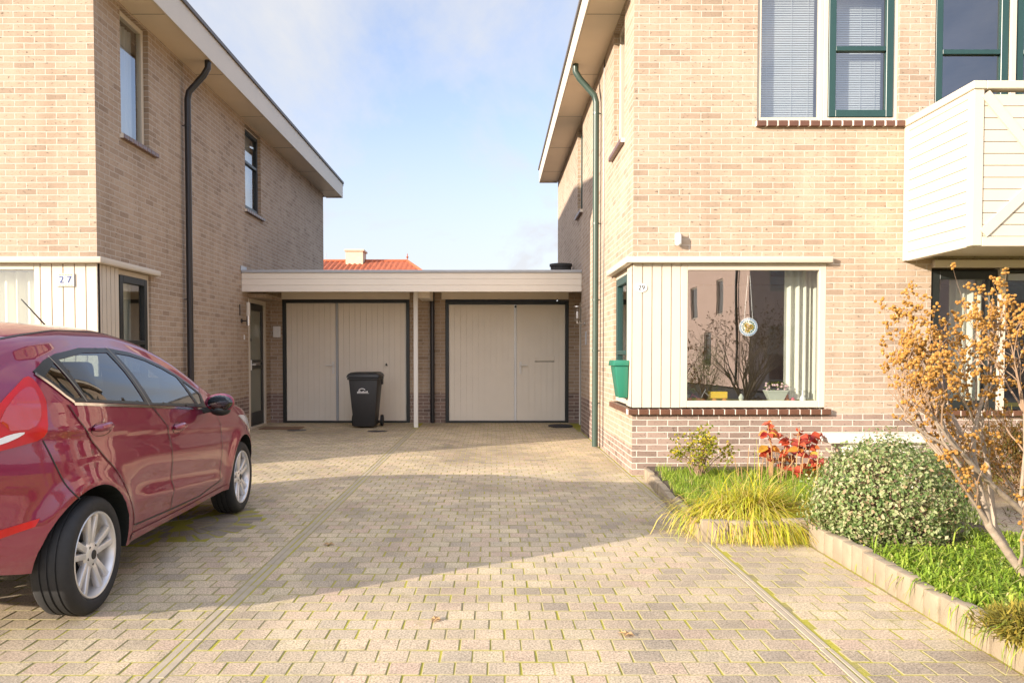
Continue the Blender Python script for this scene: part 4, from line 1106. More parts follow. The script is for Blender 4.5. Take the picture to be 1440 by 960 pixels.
# hydrangea with red leaves
t = empty('red_leaved_plant', (2.75, 7.35, .1), 'plant with large red and orange autumn leaves before the brick wall under the big window', 'plant')
st = MB(); lv = MB()
def bigleaf(mb, p, d, l, w):
    d = Vector(d).normalized(); s = d.cross(Vector((R.gauss(0, .5), -.8, .9)))
    s = s.normalized() if s.length > .05 else Vector((1, 0, 0)); u = s.cross(d)
    p = Vector(p)
    mb.add([p, p + d * l * .35 + s * w + u * .01, p + d * l * .7 + s * w * .8 + u * .005, p + d * l - u * .02, p + d * l * .7 - s * w * .8 + u * .005, p + d * l * .35 - s * w + u * .01, p + d * l * .4 - u * .008],
           [(0, 1, 6), (1, 2, 6), (2, 3, 6), (3, 4, 6), (4, 5, 6), (5, 0, 6)])
for i in range(17):
    x, y = 2.86 + R.uniform(-.22, .26), 7.35 + R.uniform(-.15, .2); h = R.uniform(.18, .55)
    tip = Vector((x + R.gauss(.03, .05), y, .1 + h)); st.tube([(x, y, .1), (x, y, .1 + h * .5), tip], [.006, .005, .004], 5)
    for k in range(R.randint(6, 9)):
        a = R.uniform(0, 6.28); bigleaf(lv, tip - Vector((0, 0, R.uniform(0, .16))), (math.cos(a), math.sin(a), R.uniform(-.45, .3)), R.uniform(.075, .135), R.uniform(.024, .040))
for i in range(26):
    x, y = 2.62 + R.gauss(0, .16), 7.25 + R.uniform(-.2, .2); st.tube([(x, y, .1), (x + R.gauss(0, .03), y, .1 + R.uniform(.12, .34))], [.004, .003], 5)
st.build('stem', 'dry_stem', t, recalc=False); lv.build('foliage', 'red_leaf', t, recalc=False)
# small rose-like bush
t = empty('small_bush', (2.0, 7.5, .1), 'small twiggy bush with yellow green leaves at the left end of the flower bed', 'bush')
st = MB(); lv = MB()
for i in range(36):
    a = R.uniform(0, 6.28); tip = Vector((2.02 + math.cos(a) * R.uniform(.05, .36), 7.5 + math.sin(a) * .22, .1 + R.uniform(.18, .50))); m_ = Vector((2.02, 7.5, .1)).lerp(tip, .5) + Vector((0, 0, .05))
    st.tube([(2.02 + R.gauss(0, .03), 7.5, .1), m_, tip], [.006, .004, .002], 5)
    for k in range(15):
        f_ = R.uniform(.45, 1.05); p = m_.lerp(tip, f_ * 1.0) + Vector((R.gauss(0, .03), R.gauss(0, .03), R.gauss(0, .03))); b_ = R.uniform(0, 6.28)
        bigleaf(lv, p, (math.cos(b_), math.sin(b_), R.uniform(-.3, .5)), R.uniform(.022, .038), .010)
st.build('stem', 'twig', t, recalc=False); lv.build('foliage', 'yellow_leaf', t, recalc=False)
# upright dead flower stalk
mb = MB().tube([(2.36, 7.75, .1), (2.36, 7.75, .38)], .004, 5); mb.ball((2.36, 7.75, .40), .018, 8, 6, sz=(1, 1, 1.5))
mb.build('dead_flower_stalk', 'dry_stem', None, label='single dry flower stalk between the small bush and the red leaved plant', cat='plant')
# conifers on the right
def conifer(c, rx, rz, n, mat, lab, h0=0):
    t = empty('low_conifer', (c[0], c[1], .05), lab, 'conifer', 'low conifers in the garden')
    mb = MB(); st = MB()
    for i in range(n):
        a = R.uniform(0, 6.28); f_ = R.uniform(.25, 1) ** .6; e_ = R.uniform(.0, 1.45)
        rr = f_ * (1 + .18 * math.sin(3 * a + 5 * e_))
        p = Vector((c[0] + math.cos(a) * math.cos(e_) * rx * rr, c[1] + math.sin(a) * math.cos(e_) * rx * rr, c[2] + math.sin(e_) * rz * rr))
        d = Vector((math.cos(a) * .8, math.sin(a) * .8, .35)) + Vector((R.gauss(0, .3), R.gauss(0, .3), R.gauss(0, .3)))
        for k in range(3): blade(mb, p + Vector((R.gauss(0, .01), R.gauss(0, .01), R.gauss(0, .01))), d + Vector((R.gauss(0, .4), R.gauss(0, .4), R.gauss(0, .4))), R.uniform(.03, .06), .009, .3, 2)
    for i in range(30):
        a = R.uniform(0, 6.28); e_ = R.uniform(.1, 1.4); st.tube([(c[0], c[1], .03), (c[0] + math.cos(a) * math.cos(e_) * rx * .9, c[1] + math.sin(a) * math.cos(e_) * rx * .9, c[2] + math.sin(e_) * rz * .9)], [.008, .003], 5)
    mb.build('foliage', mat, t, recalc=False); st.build('branch', 'twig', t, recalc=False)
conifer((4.75, 6.9, .12), .80, .62, 5200, 'conifer', 'wide reddish brown conifer behind the seed head shrub near the wall')
conifer((4.0, 5.1, .10), .45, .50, 2600, 'conifer', 'brown green conifer partly behind the pale trunks at the right edge')
conifer((2.24, 3.18, .14), .20, .09, 1100, 'juniper', 'flat yellow green creeping juniper over the edging in the lower right corner')
# stone bench
t = empty('stone_bench', (3.75, 7.6, 0), 'weathered white stone bench standing against the wall behind the round shrub', 'bench')
MB().box(3.24, 4.35, 7.42, 7.82, .44, .51).build('seat', 'stone_white', t, bevel=.02, seg=3)
for x in (3.50, 4.10):
    MB().lathe([(.13, .0), (.13, .05), (.09, .09), (.08, .22), (.11, .34), (.15, .40), (.15, .438)], (x, 7.62, .0), 'z', 20).build('leg', 'stone_white', t, smooth=True)
#@@PART4
# ------------------------------------------------------------------ car (local x: 0 rear bumper .. 3.95 nose, along +Y; half width to +X)
CX, CY0 = -2.865, 3.18
def hermite(P):
    xs = [p[0] for p in P]; ys = [p[1] for p in P]; n = len(P)
    dl = [(ys[i + 1] - ys[i]) / (xs[i + 1] - xs[i]) for i in range(n - 1)]
    m = [dl[0]] + [0 if dl[i - 1] * dl[i] <= 0 else 2 * dl[i - 1] * dl[i] / (dl[i - 1] + dl[i]) for i in range(1, n - 1)] + [dl[-1]]
    def f(x):
        if x <= xs[0]: return ys[0]
        if x >= xs[-1]: return ys[-1]
        i = 0
        while xs[i + 1] < x: i += 1
        h = xs[i + 1] - xs[i]; t = (x - xs[i]) / h
        return (2 * t**3 - 3 * t**2 + 1) * ys[i] + (t**3 - 2 * t**2 + t) * h * m[i] + (-2 * t**3 + 3 * t**2) * ys[i + 1] + (t**3 - t**2) * h * m[i + 1]
    return f
Bf = hermite([(0, .26), (.02, .36), (.05, .44), (.11, .53), (.19, .615), (.28, .69), (.36, .745), (.45, .792), (.56, .828), (.7, .85), (.9, .86), (3.0, .86), (3.35, .845), (3.6, .79), (3.78, .69), (3.9, .53), (3.95, .38)])
zb_ = hermite([(0, .44), (.03, .40), (.10, .36), (.3, .30), (.7, .25), (3.2, .25), (3.7, .22), (3.95, .30)])
zs_ = hermite([(0, .72), (.02, .84), (.045, .97), (.09, 1.07), (.16, 1.15), (.27, 1.215), (.36, 1.262), (.6, 1.315), (.95, 1.352), (1.4, 1.355), (1.8, 1.30), (2.1, 1.212), (2.3, 1.12), (2.48, 1.03), (2.65, .972), (3.0, .905), (3.3, .84), (3.6, .745), (3.8, .64), (3.95, .48)])
zt_ = hermite([(0, .76), (.02, .88), (.045, 1.01), (.09, 1.13), (.16, 1.25), (.27, 1.38), (.36, 1.425), (.6, 1.458), (.95, 1.478), (1.4, 1.478), (1.8, 1.44), (2.1, 1.36), (2.3, 1.27), (2.48, 1.175), (2.65, 1.085), (2.85, 1.0), (3.0, .975), (3.3, .92), (3.6, .83), (3.8, .71), (3.95, .53)])
beltz = lambda x: 1.110 - .0845 * x
HUBS = (.68, 3.17); RW = .292
def gau(t, s): return math.exp(-(t / s) ** 2)
def sstep(a, b, t): t = max(0, min(1, (t - a) / (b - a))); return t * t * (3 - 2 * t)
def Wf(x, z):
    B = Bf(x); zb = beltz(x)
    def low(z):
        w = B - .040 * max(0, (.52 - z) / .3) ** 2 - .045 * max(0, (z - .60) / (zb - .6)) ** 2
        zl = zb - .125
        w += .007 * gau(z - zl, .022) * sstep(.25, .5, x) * (1 - sstep(3.1, 3.5, x))
        w -= .006 * gau(z - (zl - .06), .035) * sstep(.25, .5, x) * (1 - sstep(2.7, 3.1, x))
        zc = .475 - .09 * (x - 1.3)
        win = sstep(1.02, 1.4, x) * (1 - sstep(2.5, 2.75, x))
        w += (.013 * gau(z - zc, .028) - .012 * gau(z - zc - .09, .07)) * win
        for h in HUBS:
            d = math.hypot(x - h, z - RW)
            w += .022 * gau(d - .36, .055) * sstep(.12, .35, x)
        return w
    if z <= zb: return low(z)
    t = z - zb
    return low(zb) - .40 * t - .62 * t * t
def ztop(x, y):
    Ws = Wf(x, zs_(x)); u = min(1, abs(y) / Ws)
    return zs_(x) + (zt_(x) - zs_(x)) * (1 - u ** 2.5) ** (1 / 2.5)
def station_xs():
    xs = [0, .006, .014, .024, .036, .05, .066, .085, .11, .14, .175, .21, .25, .3, .36]
    x = .40
    while x < 3.55: xs.append(x); x += .04
    return xs + [3.58, 3.63, 3.68, 3.73, 3.77, 3.81, 3.85, 3.88, 3.91, 3.935, 3.95]
def loft():
    NS, NT = 44, 12; mb = MB(); rings = []
    for x in station_xs():
        zb, zs = zb_(x), zs_(x); ring_ = []
        W0 = Wf(x, zb)
        for k in range(4): ring_.append((W0 * k / 4, zb - .0))
        for i in range(NS + 1):
            z = zb + (zs - zb) * i / NS; ring_.append((Wf(x, z), z))
        Ws = Wf(x, zs)
        for i in range(1, NT + 1):
            a = math.pi / 2 * i / NT; y = Ws * math.cos(a) ** (1.0); ring_.append((y, ztop(x, y)))
        full = ring_ + [(-y, z) for y, z in reversed(ring_[1:-1])]
        rings.append([(CX + y, CY0 + x, z) for y, z in full])
    n = len(rings[0])
    for r in rings: mb.v += r
    for i in range(len(rings) - 1):
        for k in range(n):
            k2 = (k + 1) % n; mb.f.append((i * n + k, i * n + k2, (i + 1) * n + k2, (i + 1) * n + k)); mb.m.append(0)
    mb.f.append(tuple(range(n))); mb.m.append(0); mb.f.append(tuple((len(rings) - 1) * n + k for k in reversed(range(n)))); mb.m.append(0)
    return mb
car = empty('parked_car', (CX, CY0 + 1.9, 0), 'dark red five door hatchback parked at the left beside the brick house', 'car')
body = loft().build('body', ['car_paint', 'black_frame'], car)
def cutter(mb):
    o = mb.build('cutter', ['black_frame', 'black_frame'], car); o.data.polygons.foreach_set('material_index', [1] * len(o.data.polygons)); return o
GP = {  # glass panes of one side (x, z)
    'quarter': [(.50, 1.195), (.61, 1.258), (.675, 1.082), (.615, 1.082)],
    'rear': [(.665, 1.272), (.95, 1.305), (1.285, 1.307), (1.335, 1.20), (1.385, 1.018), (.715, 1.072)],
    'front': [(1.395, 1.305), (1.60, 1.288), (1.80, 1.255), (2.00, 1.198), (2.16, 1.14), (2.235, .955), (1.49, 1.005)],
    'corner': [(2.215, 1.112), (2.33, 1.055), (2.41, 1.01), (2.37, .95), (2.285, .945)]}
cuts = []
cuts.append(MB().prism([(CY0 + a, z) for a, z in ((.30, .70), (.34, 1.16), (.55, 1.27), (.95, 1.37), (1.4, 1.38), (1.8, 1.33), (2.15, 1.22), (2.62, .97), (2.62, .60), (2.3, .35), (.9, .35))], CX - .58, CX + .58, 'x'))
mb = MB()
for k, P in GP.items():
    for s in (-1, 1):
        mb.prism([(CY0 + a, z) for a, z in P], CX + s * .5, CX + s * 1.0, 'x')
cuts.append(mb)
cuts.append(MB().prism([(CX - .60, CY0 + 2.55), (CX + .60, CY0 + 2.55), (CX + .50, CY0 + 1.92), (CX - .50, CY0 + 1.92)], 1.0, 1.7, 'z'))
cuts.append(MB().prism([(CX - .30, .98), (CX + .30, .98), (CX + .38, 1.33), (CX - .38, 1.33)], CY0 - .3, CY0 + .32, 'y'))
mb = MB()
for h in HUBS:
    for s in (-1, 1): mb.lathe([(.345, -.34), (.345, .2)] if s > 0 else [(.345, -.2), (.345, .34)], (CX + s * .86, CY0 + h, RW + .005), 'x', 48)
cuts.append(mb)
for c in cuts:
    o = cutter(c)
    m = body.modifiers.new('b', 'BOOLEAN'); m.operation = 'DIFFERENCE'; m.object = o; m.solver = 'EXACT'; m.use_self = False
    dg = bpy.context.evaluated_depsgraph_get(); dg.update()
    me = D.meshes.new_from_object(body.evaluated_get(dg)); body.modifiers.clear(); old = body.data; body.data = me; D.meshes.remove(old)
    D.objects.remove(o)
print('CARMATS', [m.name for m in body.data.materials], sum(1 for p in body.data.polygons if p.material_index == 1))
body.data.polygons.foreach_set('use_smooth', [True] * len(body.data.polygons)); body.data.set_sharp_from_angle(angle=rad(38))

def spt(x, z, off, s=1):   # a point on the side skin pushed out by off
    w = Wf(x, z); dx = (Wf(x + .01, z) - Wf(x - .01, z)) / .02; dz = (Wf(x, z + .01) - Wf(x, z - .01)) / .02
    n = Vector((1, -dx, -dz)).normalized()
    return (CX + s * (w + n.x * off), CY0 + x + n.y * off, z + n.z * off)
def skin(name, poly, holes, mat, off, s=1, step=.03, parent=None, thick=True):
    pts = []; edges = []
    def addloop(P):
        b = len(pts); Q = []
        for i, a in enumerate(P):
            c = P[(i + 1) % len(P)]; n = max(1, int(math.hypot(c[0] - a[0], c[1] - a[1]) / step))
            Q += [(a[0] + (c[0] - a[0]) * j / n, a[1] + (c[1] - a[1]) * j / n) for j in range(n)]
        pts.extend(Q); edges.extend((b + i, b + (i + 1) % len(Q)) for i in range(len(Q))); return Q
    Q = addloop(poly)
    for h in holes: addloop(h)
    xs = [p[0] for p in poly]; zs = [p[1] for p in poly]
    x = min(xs) + step * .5
    while x < max(xs):
        z = min(zs) + step * .5
        while z < max(zs):
            if inpoly(x, z, poly) and not any(inpoly(x, z, h) for h in holes): pts.append((x, z))
            z += step
        x += step
    r = delaunay_2d_cdt([Vector(p) for p in pts], edges, [], 0, 1e-5)
    V, F = r[0], r[2]; mb = MB(); fs = []
    for f in F:
        c = sum((V[i] for i in f), Vector((0, 0))) / len(f)
        if inpoly(c.x, c.y, poly) and not any(inpoly(c.x, c.y, h) for h in holes):
            f = list(f); a, b, cc = V[f[0]], V[f[1]], V[f[2]]
            ccw = (b - a).cross(cc - a) > 0
            fs.append(tuple(f) if ccw == (s > 0) else tuple(reversed(f)))
    mb.add([spt(v.x, v.y, off, s) for v in V], fs)
    if thick:
        n = len(Q); b = len(mb.v)
        mb.v += [spt(x, z, off, s) for x, z in Q] + [spt(x, z, -.004, s) for x, z in Q]
        for i in range(n): mb.f.append((b + i, b + (i + 1) % n, b + n + (i + 1) % n, b + n + i)); mb.m.append(0)
    return mb.build(name, mat, parent or car, smooth=True, recalc=False, sharp=50)
def seam(path, wd, off, mat, s=1, name='seam', parent=None, dens=.03):
    P = []
    for (a, b), (c, d) in zip(path, path[1:]):
        n = max(1, int(math.hypot(c - a, d - b) / dens)); P += [(a + (c - a) * i / n, b + (d - b) * i / n) for i in range(n)]
    P.append(path[-1]); vs = []
    for i, p in enumerate(P):
        q0, q1 = P[max(0, i - 1)], P[min(len(P) - 1, i + 1)]; t = Vector((q1[0] - q0[0], q1[1] - q0[1])).normalized(); n = Vector((-t.y, t.x)) * wd / 2
        vs += [spt(p[0] - n.x, p[1] - n.y, off, s), spt(p[0] + n.x, p[1] + n.y, off, s)]
    mb = MB(); mb.add(vs, [(2 * i, 2 * i + 2, 2 * i + 3, 2 * i + 1) for i in range(len(P) - 1)])
    return mb.build(name, mat, parent or car, smooth=True, recalc=False)
def smoothpath(P, it=2):
    for _ in range(it):
        Q = [P[0]]
        for a, b in zip(P, P[1:]): Q += [(a[0] * .75 + b[0] * .25, a[1] * .75 + b[1] * .25), (a[0] * .25 + b[0] * .75, a[1] * .25 + b[1] * .75)]
        P = Q + [P[-1]]
    return P
belt_line = [(.60, beltz(.60) - .004), (1.0, beltz(1.0) - .004), (1.5, beltz(1.5) - .004), (2.0, beltz(2.0) - .004), (2.39, beltz(2.39) - .004)]
rear_edge = smoothpath([(.555, 1.055), (.60, .98), (.74, .80), (.90, .68), (1.02, .52), (1.085, .42), (1.12, .345)])
b_edge = smoothpath([(1.455, .982), (1.50, .955), (1.62, .86), (1.655, .75), (1.665, .53), (1.655, .325)])
f_edge = smoothpath([(2.52, .905), (2.60, .85), (2.64, .77), (2.62, .55), (2.60, .36)])
dlo = [(.452, 1.218), (.55, 1.270), (.66, 1.300), (.95, 1.332), (1.35, 1.334), (1.62, 1.312), (1.80, 1.28), (2.02, 1.222), (2.20, 1.152), (2.33, 1.083), (2.45, 1.008), (2.42, .915), (2.0, beltz(2.0) + .008), (1.5, beltz(1.5) + .008), (1.0, beltz(1.0) + .008), (.605, 1.066)]
for s in (1, -1):
    rd = [p for p in reversed(rear_edge)] + [(.9, beltz(.9) - .012), (1.2, beltz(1.2) - .012)] + [p for p in b_edge] + [(1.4, .333)]
    door = skin('rear_door', rd, [], 'car_paint', .003, s)
    fd = [p for p in reversed(b_edge)] + [(1.8, beltz(1.8) - .012), (2.2, beltz(2.2) - .012)] + [p for p in f_edge] + [(2.2, .312)]
    door2 = skin('front_door', fd, [], 'car_paint', .003, s)
    seam(rear_edge, .005, .0060, 'black_frame', s, 'door_seam', door); seam(b_edge, .0075, .0065, 'black_frame', s, 'door_seam', door2); seam(f_edge, .007, .0065, 'black_frame', s, 'door_seam', door2)
    seam([(1.12, .345), (1.4, .333), (1.655, .325)], .009, .0050, 'black_frame', s, 'door_seam', door); seam([(1.655, .325), (2.2, .312), (2.60, .36)], .009, .0050, 'black_frame', s, 'door_seam', door2)
    holes = list(GP.values())
    fr = skin('window_surround', dlo, holes, 'black_frame', .004, s)
    seam([(1.335, 1.34), (1.43, .99)], .006, .0055, 'room', s, 'pillar_seam', fr); seam([(.60, 1.29), (.70, 1.06)], .005, .0055, 'room', s, 'pillar_seam', fr)
    for k, P in GP.items(): skin('side_window', P, [], 'car_glass', .0008, s, thick=False)
    seam([(.455, 1.208), (.51, 1.15), (.56, 1.095), (.60, 1.064)] + belt_line, .014, .0065, 'chrome', s, 'chrome_trim')
    # handles
    for hx, hz, dr_ in ((.78, .915, door), (1.80, .825, door2)):
        mb = MB(); c = Vector(spt(hx, hz, .002, s)); n = 20
        vs = [spt(hx, hz, -.006, s)] + [spt(hx + .098 * math.cos(2 * math.pi * i / n), hz + .036 * math.sin(2 * math.pi * i / n), .0042, s) for i in range(n)]
        mb.add(vs, [(0, i + 1, (i + 1) % n + 1) for i in range(n)]); mb.build('handle_recess', 'car_recess_shade', dr_, smooth=True, recalc=False)
        pts = [spt(hx - .09 + .18 * i / 8, hz + .008, .010 + .018 * math.sin(math.pi * i / 8), s) for i in range(9)]
        mb = MB().tube(pts, [.011, .017, .020, .021, .022, .021, .020, .017, .011], 10); mb.build('door_handle', 'car_paint', dr_, smooth=True)
    # tail light, reflector, bumper seam
    tl = smoothpath([(.20, .875), (.20, .97), (.22, 1.03), (.27, 1.09), (.34, 1.15), (.405, 1.20), (.432, 1.18), (.44, 1.10), (.43, 1.02), (.42, .95), (.395, .905), (.31, .885), (.20, .862)], 1)
    L_ = skin('tail_light', tl, [], 'tail_red', .009, s, .02)
    skin('reversing_lens', smoothpath([(.205, .905), (.25, .93), (.30, .945), (.335, .945), (.29, .915), (.205, .885)], 1), [], 'tail_clear', .0115, s, .02, L_, False)
    skin('brake_lens', smoothpath([(.25, 1.0), (.29, 1.08), (.36, 1.14), (.41, 1.15), (.41, 1.08), (.40, 1.0), (.36, .955), (.28, .955)], 1), [], 'tail_deep', .0108, s, .02, L_, False)
    seam(smoothpath([(.40, .90), (.43, .80), (.47, .70), (.51, .62), (.54, .60)]), .006, .002, 'black_frame', s, 'bumper_seam')
    skin('rear_reflector', [(.20, .515), (.355, .545), (.335, .51), (.20, .475)], [], 'tail_red', .006, s, .02)
    # sill moulding under the doors
    seam([(1.06, .285), (1.5, .275), (2.0, .27), (2.80, .275)], .035, .006, 'car_paint', s, 'sill_trim')
    # fuel / front lamp
    hl_ = smoothpath([(3.15, .80), (3.35, .79), (3.6, .715), (3.72, .66), (3.74, .60), (3.6, .62), (3.35, .70)], 1)
    skin('headlight', hl_, [], 'tail_clear', .006, s, .03)
    # mirror
    mb = MB(); mc = Vector((CX + s * .955, CY0 + 2.33, .955))
    mb.ball((0, 0, 0), 1, 20, 12)
    mb.v = [(mc.x + v[0] * .105 * (1 - .12 * s * v[0]) , mc.y + (v[1] * .085 if v[1] > 0 else v[1] * .03), mc.z + v[2] * .068) for v in mb.v]
    mr = mb.build('door_mirror', 'car_paint', car, smooth=True)
    g = MB().ball((0, 0, 0), 1, 18, 8); g.v = [(mc.x + v[0] * .09, mc.y - .026 - abs(v[1]) * .006, mc.z + v[2] * .056) for v in g.v]; g.build('mirror_glass', 'mirror_dark', mr, smooth=True)
    g = MB().obox((CX + s * .86, CY0 + 2.36, .905), (.055, 0, .012), (0, .035, 0), (0, 0, .022)); g.build('mirror_arm', 'black_frame', mr, bevel=.008)
    g = MB().ball((0, 0, 0), 1, 16, 8); g.v = [(mc.x - s * .01 + v[0] * .075, mc.y + .01 + v[1] * .045, mc.z - .055 + v[2] * .04) for v in g.v]; g.build('mirror_base', 'black_frame', mr, smooth=True)
# windscreen and rear window
def topglass(name, x0, x1, hw0, hw1):
    vs = []; n, k = 14, 16
    for i in range(n + 1):
        x = x0 + (x1 - x0) * i / n; hw = hw0 + (hw1 - hw0) * i / n
        for j in range(k + 1):
            y = -hw + 2 * hw * j / k; vs.append((CX + y, CY0 + x, ztop(x, y) - .006))
    mb = MB(); mb.add(vs, [(i * (k + 1) + j, i * (k + 1) + j + 1, (i + 1) * (k + 1) + j + 1, (i + 1) * (k + 1) + j) for i in range(n) for j in range(k)])
    mb.build(name, 'car_glass', car, smooth=True, recalc=False)
topglass('windscreen', 1.90, 2.60, .51, .62); topglass('rear_window', .06, .30, .30, .40)
# roof rail grooves
for s in (1, -1):
    mb = MB(); vs = []; xs = [.32 + i * .06 for i in range(28)]
    for x in xs:
        y = Wf(x, zs_(x)) - .075
        for d in (-.006, .006): vs.append((CX + s * (y + d), CY0 + x, ztop(x, y + d) + .0015))
    mb.add(vs, [(2 * i, 2 * i + 2, 2 * i + 3, 2 * i + 1) for i in range(len(xs) - 1)]); mb.build('roof_channel', 'black_frame', car, smooth=True, recalc=False)
MB().tube([(CX, CY0 + 1.95, 1.41), (CX, CY0 + 1.93, 1.425), (CX - .0, CY0 + 1.56, 1.635)], [.012, .006, .003], 8).build('aerial', 'black_frame', car, smooth=True)
# underbody, seats, steering wheel
MB().box(CX - .66, CX + .66, CY0 + 1.06, CY0 + 2.8, .22, .36).build('underbody', 'black_frame', car)
MB().box(CX - .56, CX + .56, CY0 + 2.05, CY0 + 2.55, .75, .955).build('dashboard', 'black_frame', car, bevel=.03)
def seat(x, y):
    mb = MB(); mb.obox((x, y - .02, .83), (.21, 0, 0), (0, .055, 0), (0, -.08, .27)); mb.obox((x, y - .13, 1.17), (.12, 0, 0), (0, .04, 0), (0, -.02, .085)); mb.obox((x, y + .22, .56), (.22, 0, 0), (0, .26, 0), (0, 0, .07))
    mb.build('seat', 'seat_fabric', car, bevel=.03, seg=2)
for x in (CX - .34, CX + .34): seat(x, CY0 + 1.62)
mb = MB(); mb.box(CX - .55, CX + .55, CY0 + .62, CY0 + .74, .6, 1.04); [mb.box(CX + x - .11, CX + x + .11, CY0 + .60, CY0 + .68, 1.05, 1.17) for x in (-.34, .34)]; mb.build('rear_seat', 'seat_fabric', car, bevel=.03, seg=2)
pts = [(CX - .34 + .18 * math.cos(a * math.pi / 12), CY0 + 2.02 - .06 * math.sin(a * math.pi / 12), .93 + .17 * math.sin(a * math.pi / 12)) for a in range(25)]
MB().tube(pts, .014, 8).build('steering_wheel', 'black_frame', car, smooth=True)
# wheels
def wheel(y, s):
    xo = CX + s * .852    # outer face
    def X(d): return -s * d
    t = MB().lathe([(.213, X(.012)), (.222, X(.0)), (.235, X(-.004)), (.262, X(-.005)), (.278, X(.004)), (.288, X(.018)), (.292, X(.035)), (.292, X(.045)), (.286, X(.047)), (.286, X(.053)), (.2925, X(.055)), (.2925, X(.083)), (.286, X(.085)), (.286, X(.093)), (.2925, X(.095)), (.2925, X(.121)), (.286, X(.123)), (.286, X(.129)), (.292, X(.131)), (.290, X(.165)), (.278, X(.18)), (.24, X(.185)), (.215, X(.18)), (.213, X(.1))], (xo, y, RW), 'x', 72, cap=False).build('tyre', 'rubber', None, smooth=True, sharp=50)
    w = empty('wheel', (xo, y, RW), None, None); w.parent = car; w.location = Vector((xo, y, RW)) - wloc(car)
    t.parent = w; t.location = t.location - Vector((xo, y, RW))
    MB().lathe([(.217, X(.006)), (.213, X(.0)), (.205, X(.003)), (.198, X(.018)), (.193, X(.06)), (.19, X(.15)), (.212, X(.17))], (xo, y, RW), 'x', 64, cap=False).build('rim', 'alloy', w, smooth=True)
    for k in range(5):
        a = 2 * math.pi * k / 5 + .3 + (.2 if y > 5 else 0); mb = MB()
        for q in (-1, 1):
            p0 = (.05, q * .013); p1 = (.200, q * .040)
            vs = []
            for (r, t_), hw in ((p0, .019), (p1, .018)):
                for dd, sh in ((.012 + (.012 if r < .1 else 0), .8), (.05, 1.0)):
                    for e in (-1, 1):
                        tt = t_ + e * hw * sh; yy = r * math.cos(a) - tt * math.sin(a); zz = r * math.sin(a) + tt * math.cos(a)
                        vs.append((xo + X(dd), y + yy, RW + zz))
            mb.add(vs, [(0, 1, 5, 4), (2, 3, 7, 6), (0, 2, 6, 4), (1, 3, 7, 5), (4, 5, 7, 6), (0, 1, 3, 2)])
        mb.build('spoke', 'alloy', w, bevel=.004, seg=2)
    MB().lathe([(.001, X(.014)), (.03, X(.015)), (.055, X(.020)), (.072, X(.032)), (.075, X(.06))], (xo, y, RW), 'x', 40).build('hub', 'alloy', w, smooth=True)
    mb = MB(); mb.lathe([(.001, X(.010)), (.022, X(.011)), (.025, X(.016))], (xo, y, RW), 'x', 24); mb.build('hub_cap', 'dark_metal', w, smooth=True)
    for k in range(5):
        a = 2 * math.pi * (k + .5) / 5 + .3 + (.2 if y > 5 else 0); MB().lathe([(.008, X(.018)), (.008, X(.03))], (xo, y + .047 * math.cos(a), RW + .047 * math.sin(a)), 'x', 8).build('wheel_bolt', 'dark_metal', w)
    MB().lathe([(.04, X(.075)), (.13, X(.075)), (.13, X(.09)), (.04, X(.09))], (xo, y, RW), 'x', 40).build('brake_disc', 'dark_metal', w)
for y in HUBS:
    for s in (1, -1): wheel(CY0 + y, s)

car.rotation_euler.z = rad(1.6); car.location.x -= .02
# ------------------------------------------------------------------ the street behind the camera (seen in the reflections)
def plain_house(x0, x1, y0, y1, h, wallm, lab, pitch=40):
    t = empty('street_house', ((x0 + x1) / 2, (y0 + y1) / 2, 0), lab, 'house', 'houses across the street')
    mb = MB(); ops = []
    n = int((x1 - x0) / 2.4)
    for i in range(n):
        a = x0 + .7 + i * (x1 - x0 - .8) / n
        ops += [(a, a + 1.3, 3.6, 4.9), (a, a + (1.6 if i % 2 else 1.1), .9 if i % 2 else .05, 2.3)]
    wall(mb, 'y', y1, 1, x0, x1, 0, h, ops, .1)
    wall(mb, 'y', y0, -1, x0, x1, 0, h); sops = [(y1 - 4.2, y1 - 3.2, 2.9, 4.4), (y1 - 8.5, y1 - 7.3, 2.9, 4.4), (y1 - 6, y1 - 4.9, .8, 2.2)]; wall(mb, 'x', x0, -1, y0, y1, 0, h, sops); wall(mb, 'x', x1, 1, y0, y1, 0, h)
    mb.build('wall', wallm, t, recalc=False)
    for o in sops: glazed(t, 'x', x0, -1, o[0], o[1], o[2], o[3], .07, 'cream', .05, .1)
    MB().tube([(x0 - .08, y1 - 1.2, .1), (x0 - .08, y1 - 1.2, h - .3)], .05, 8).build('downpipe', 'black_pipe', t)
    for o in ops: glazed(t, 'y', y1, 1, o[0], o[1], o[2], o[3], .07, 'cream', .05, .1)
    ym = (y0 + y1) / 2; zr = h + (y1 - y0) / 2 * math.tan(rad(pitch))
    MB().prism([(y1 + .3, h - .1), (ym, zr), (y0 - .3, h - .1), (y0 - .3, h + .05), (ym, zr + .2), (y1 + .3, h + .05)], x0 - .2, x1 + .2, 'x').build('roof', 'roof_tile', t)
plain_house(9.3, 17.5, -24, -11.5, 5.4, 'opp_wall', 'pinkish rendered house across the street behind the camera', 30)
plain_house(18.2, 30, -27, -16, 5.4, 'brick', 'long brick house across the street behind the camera', 30)

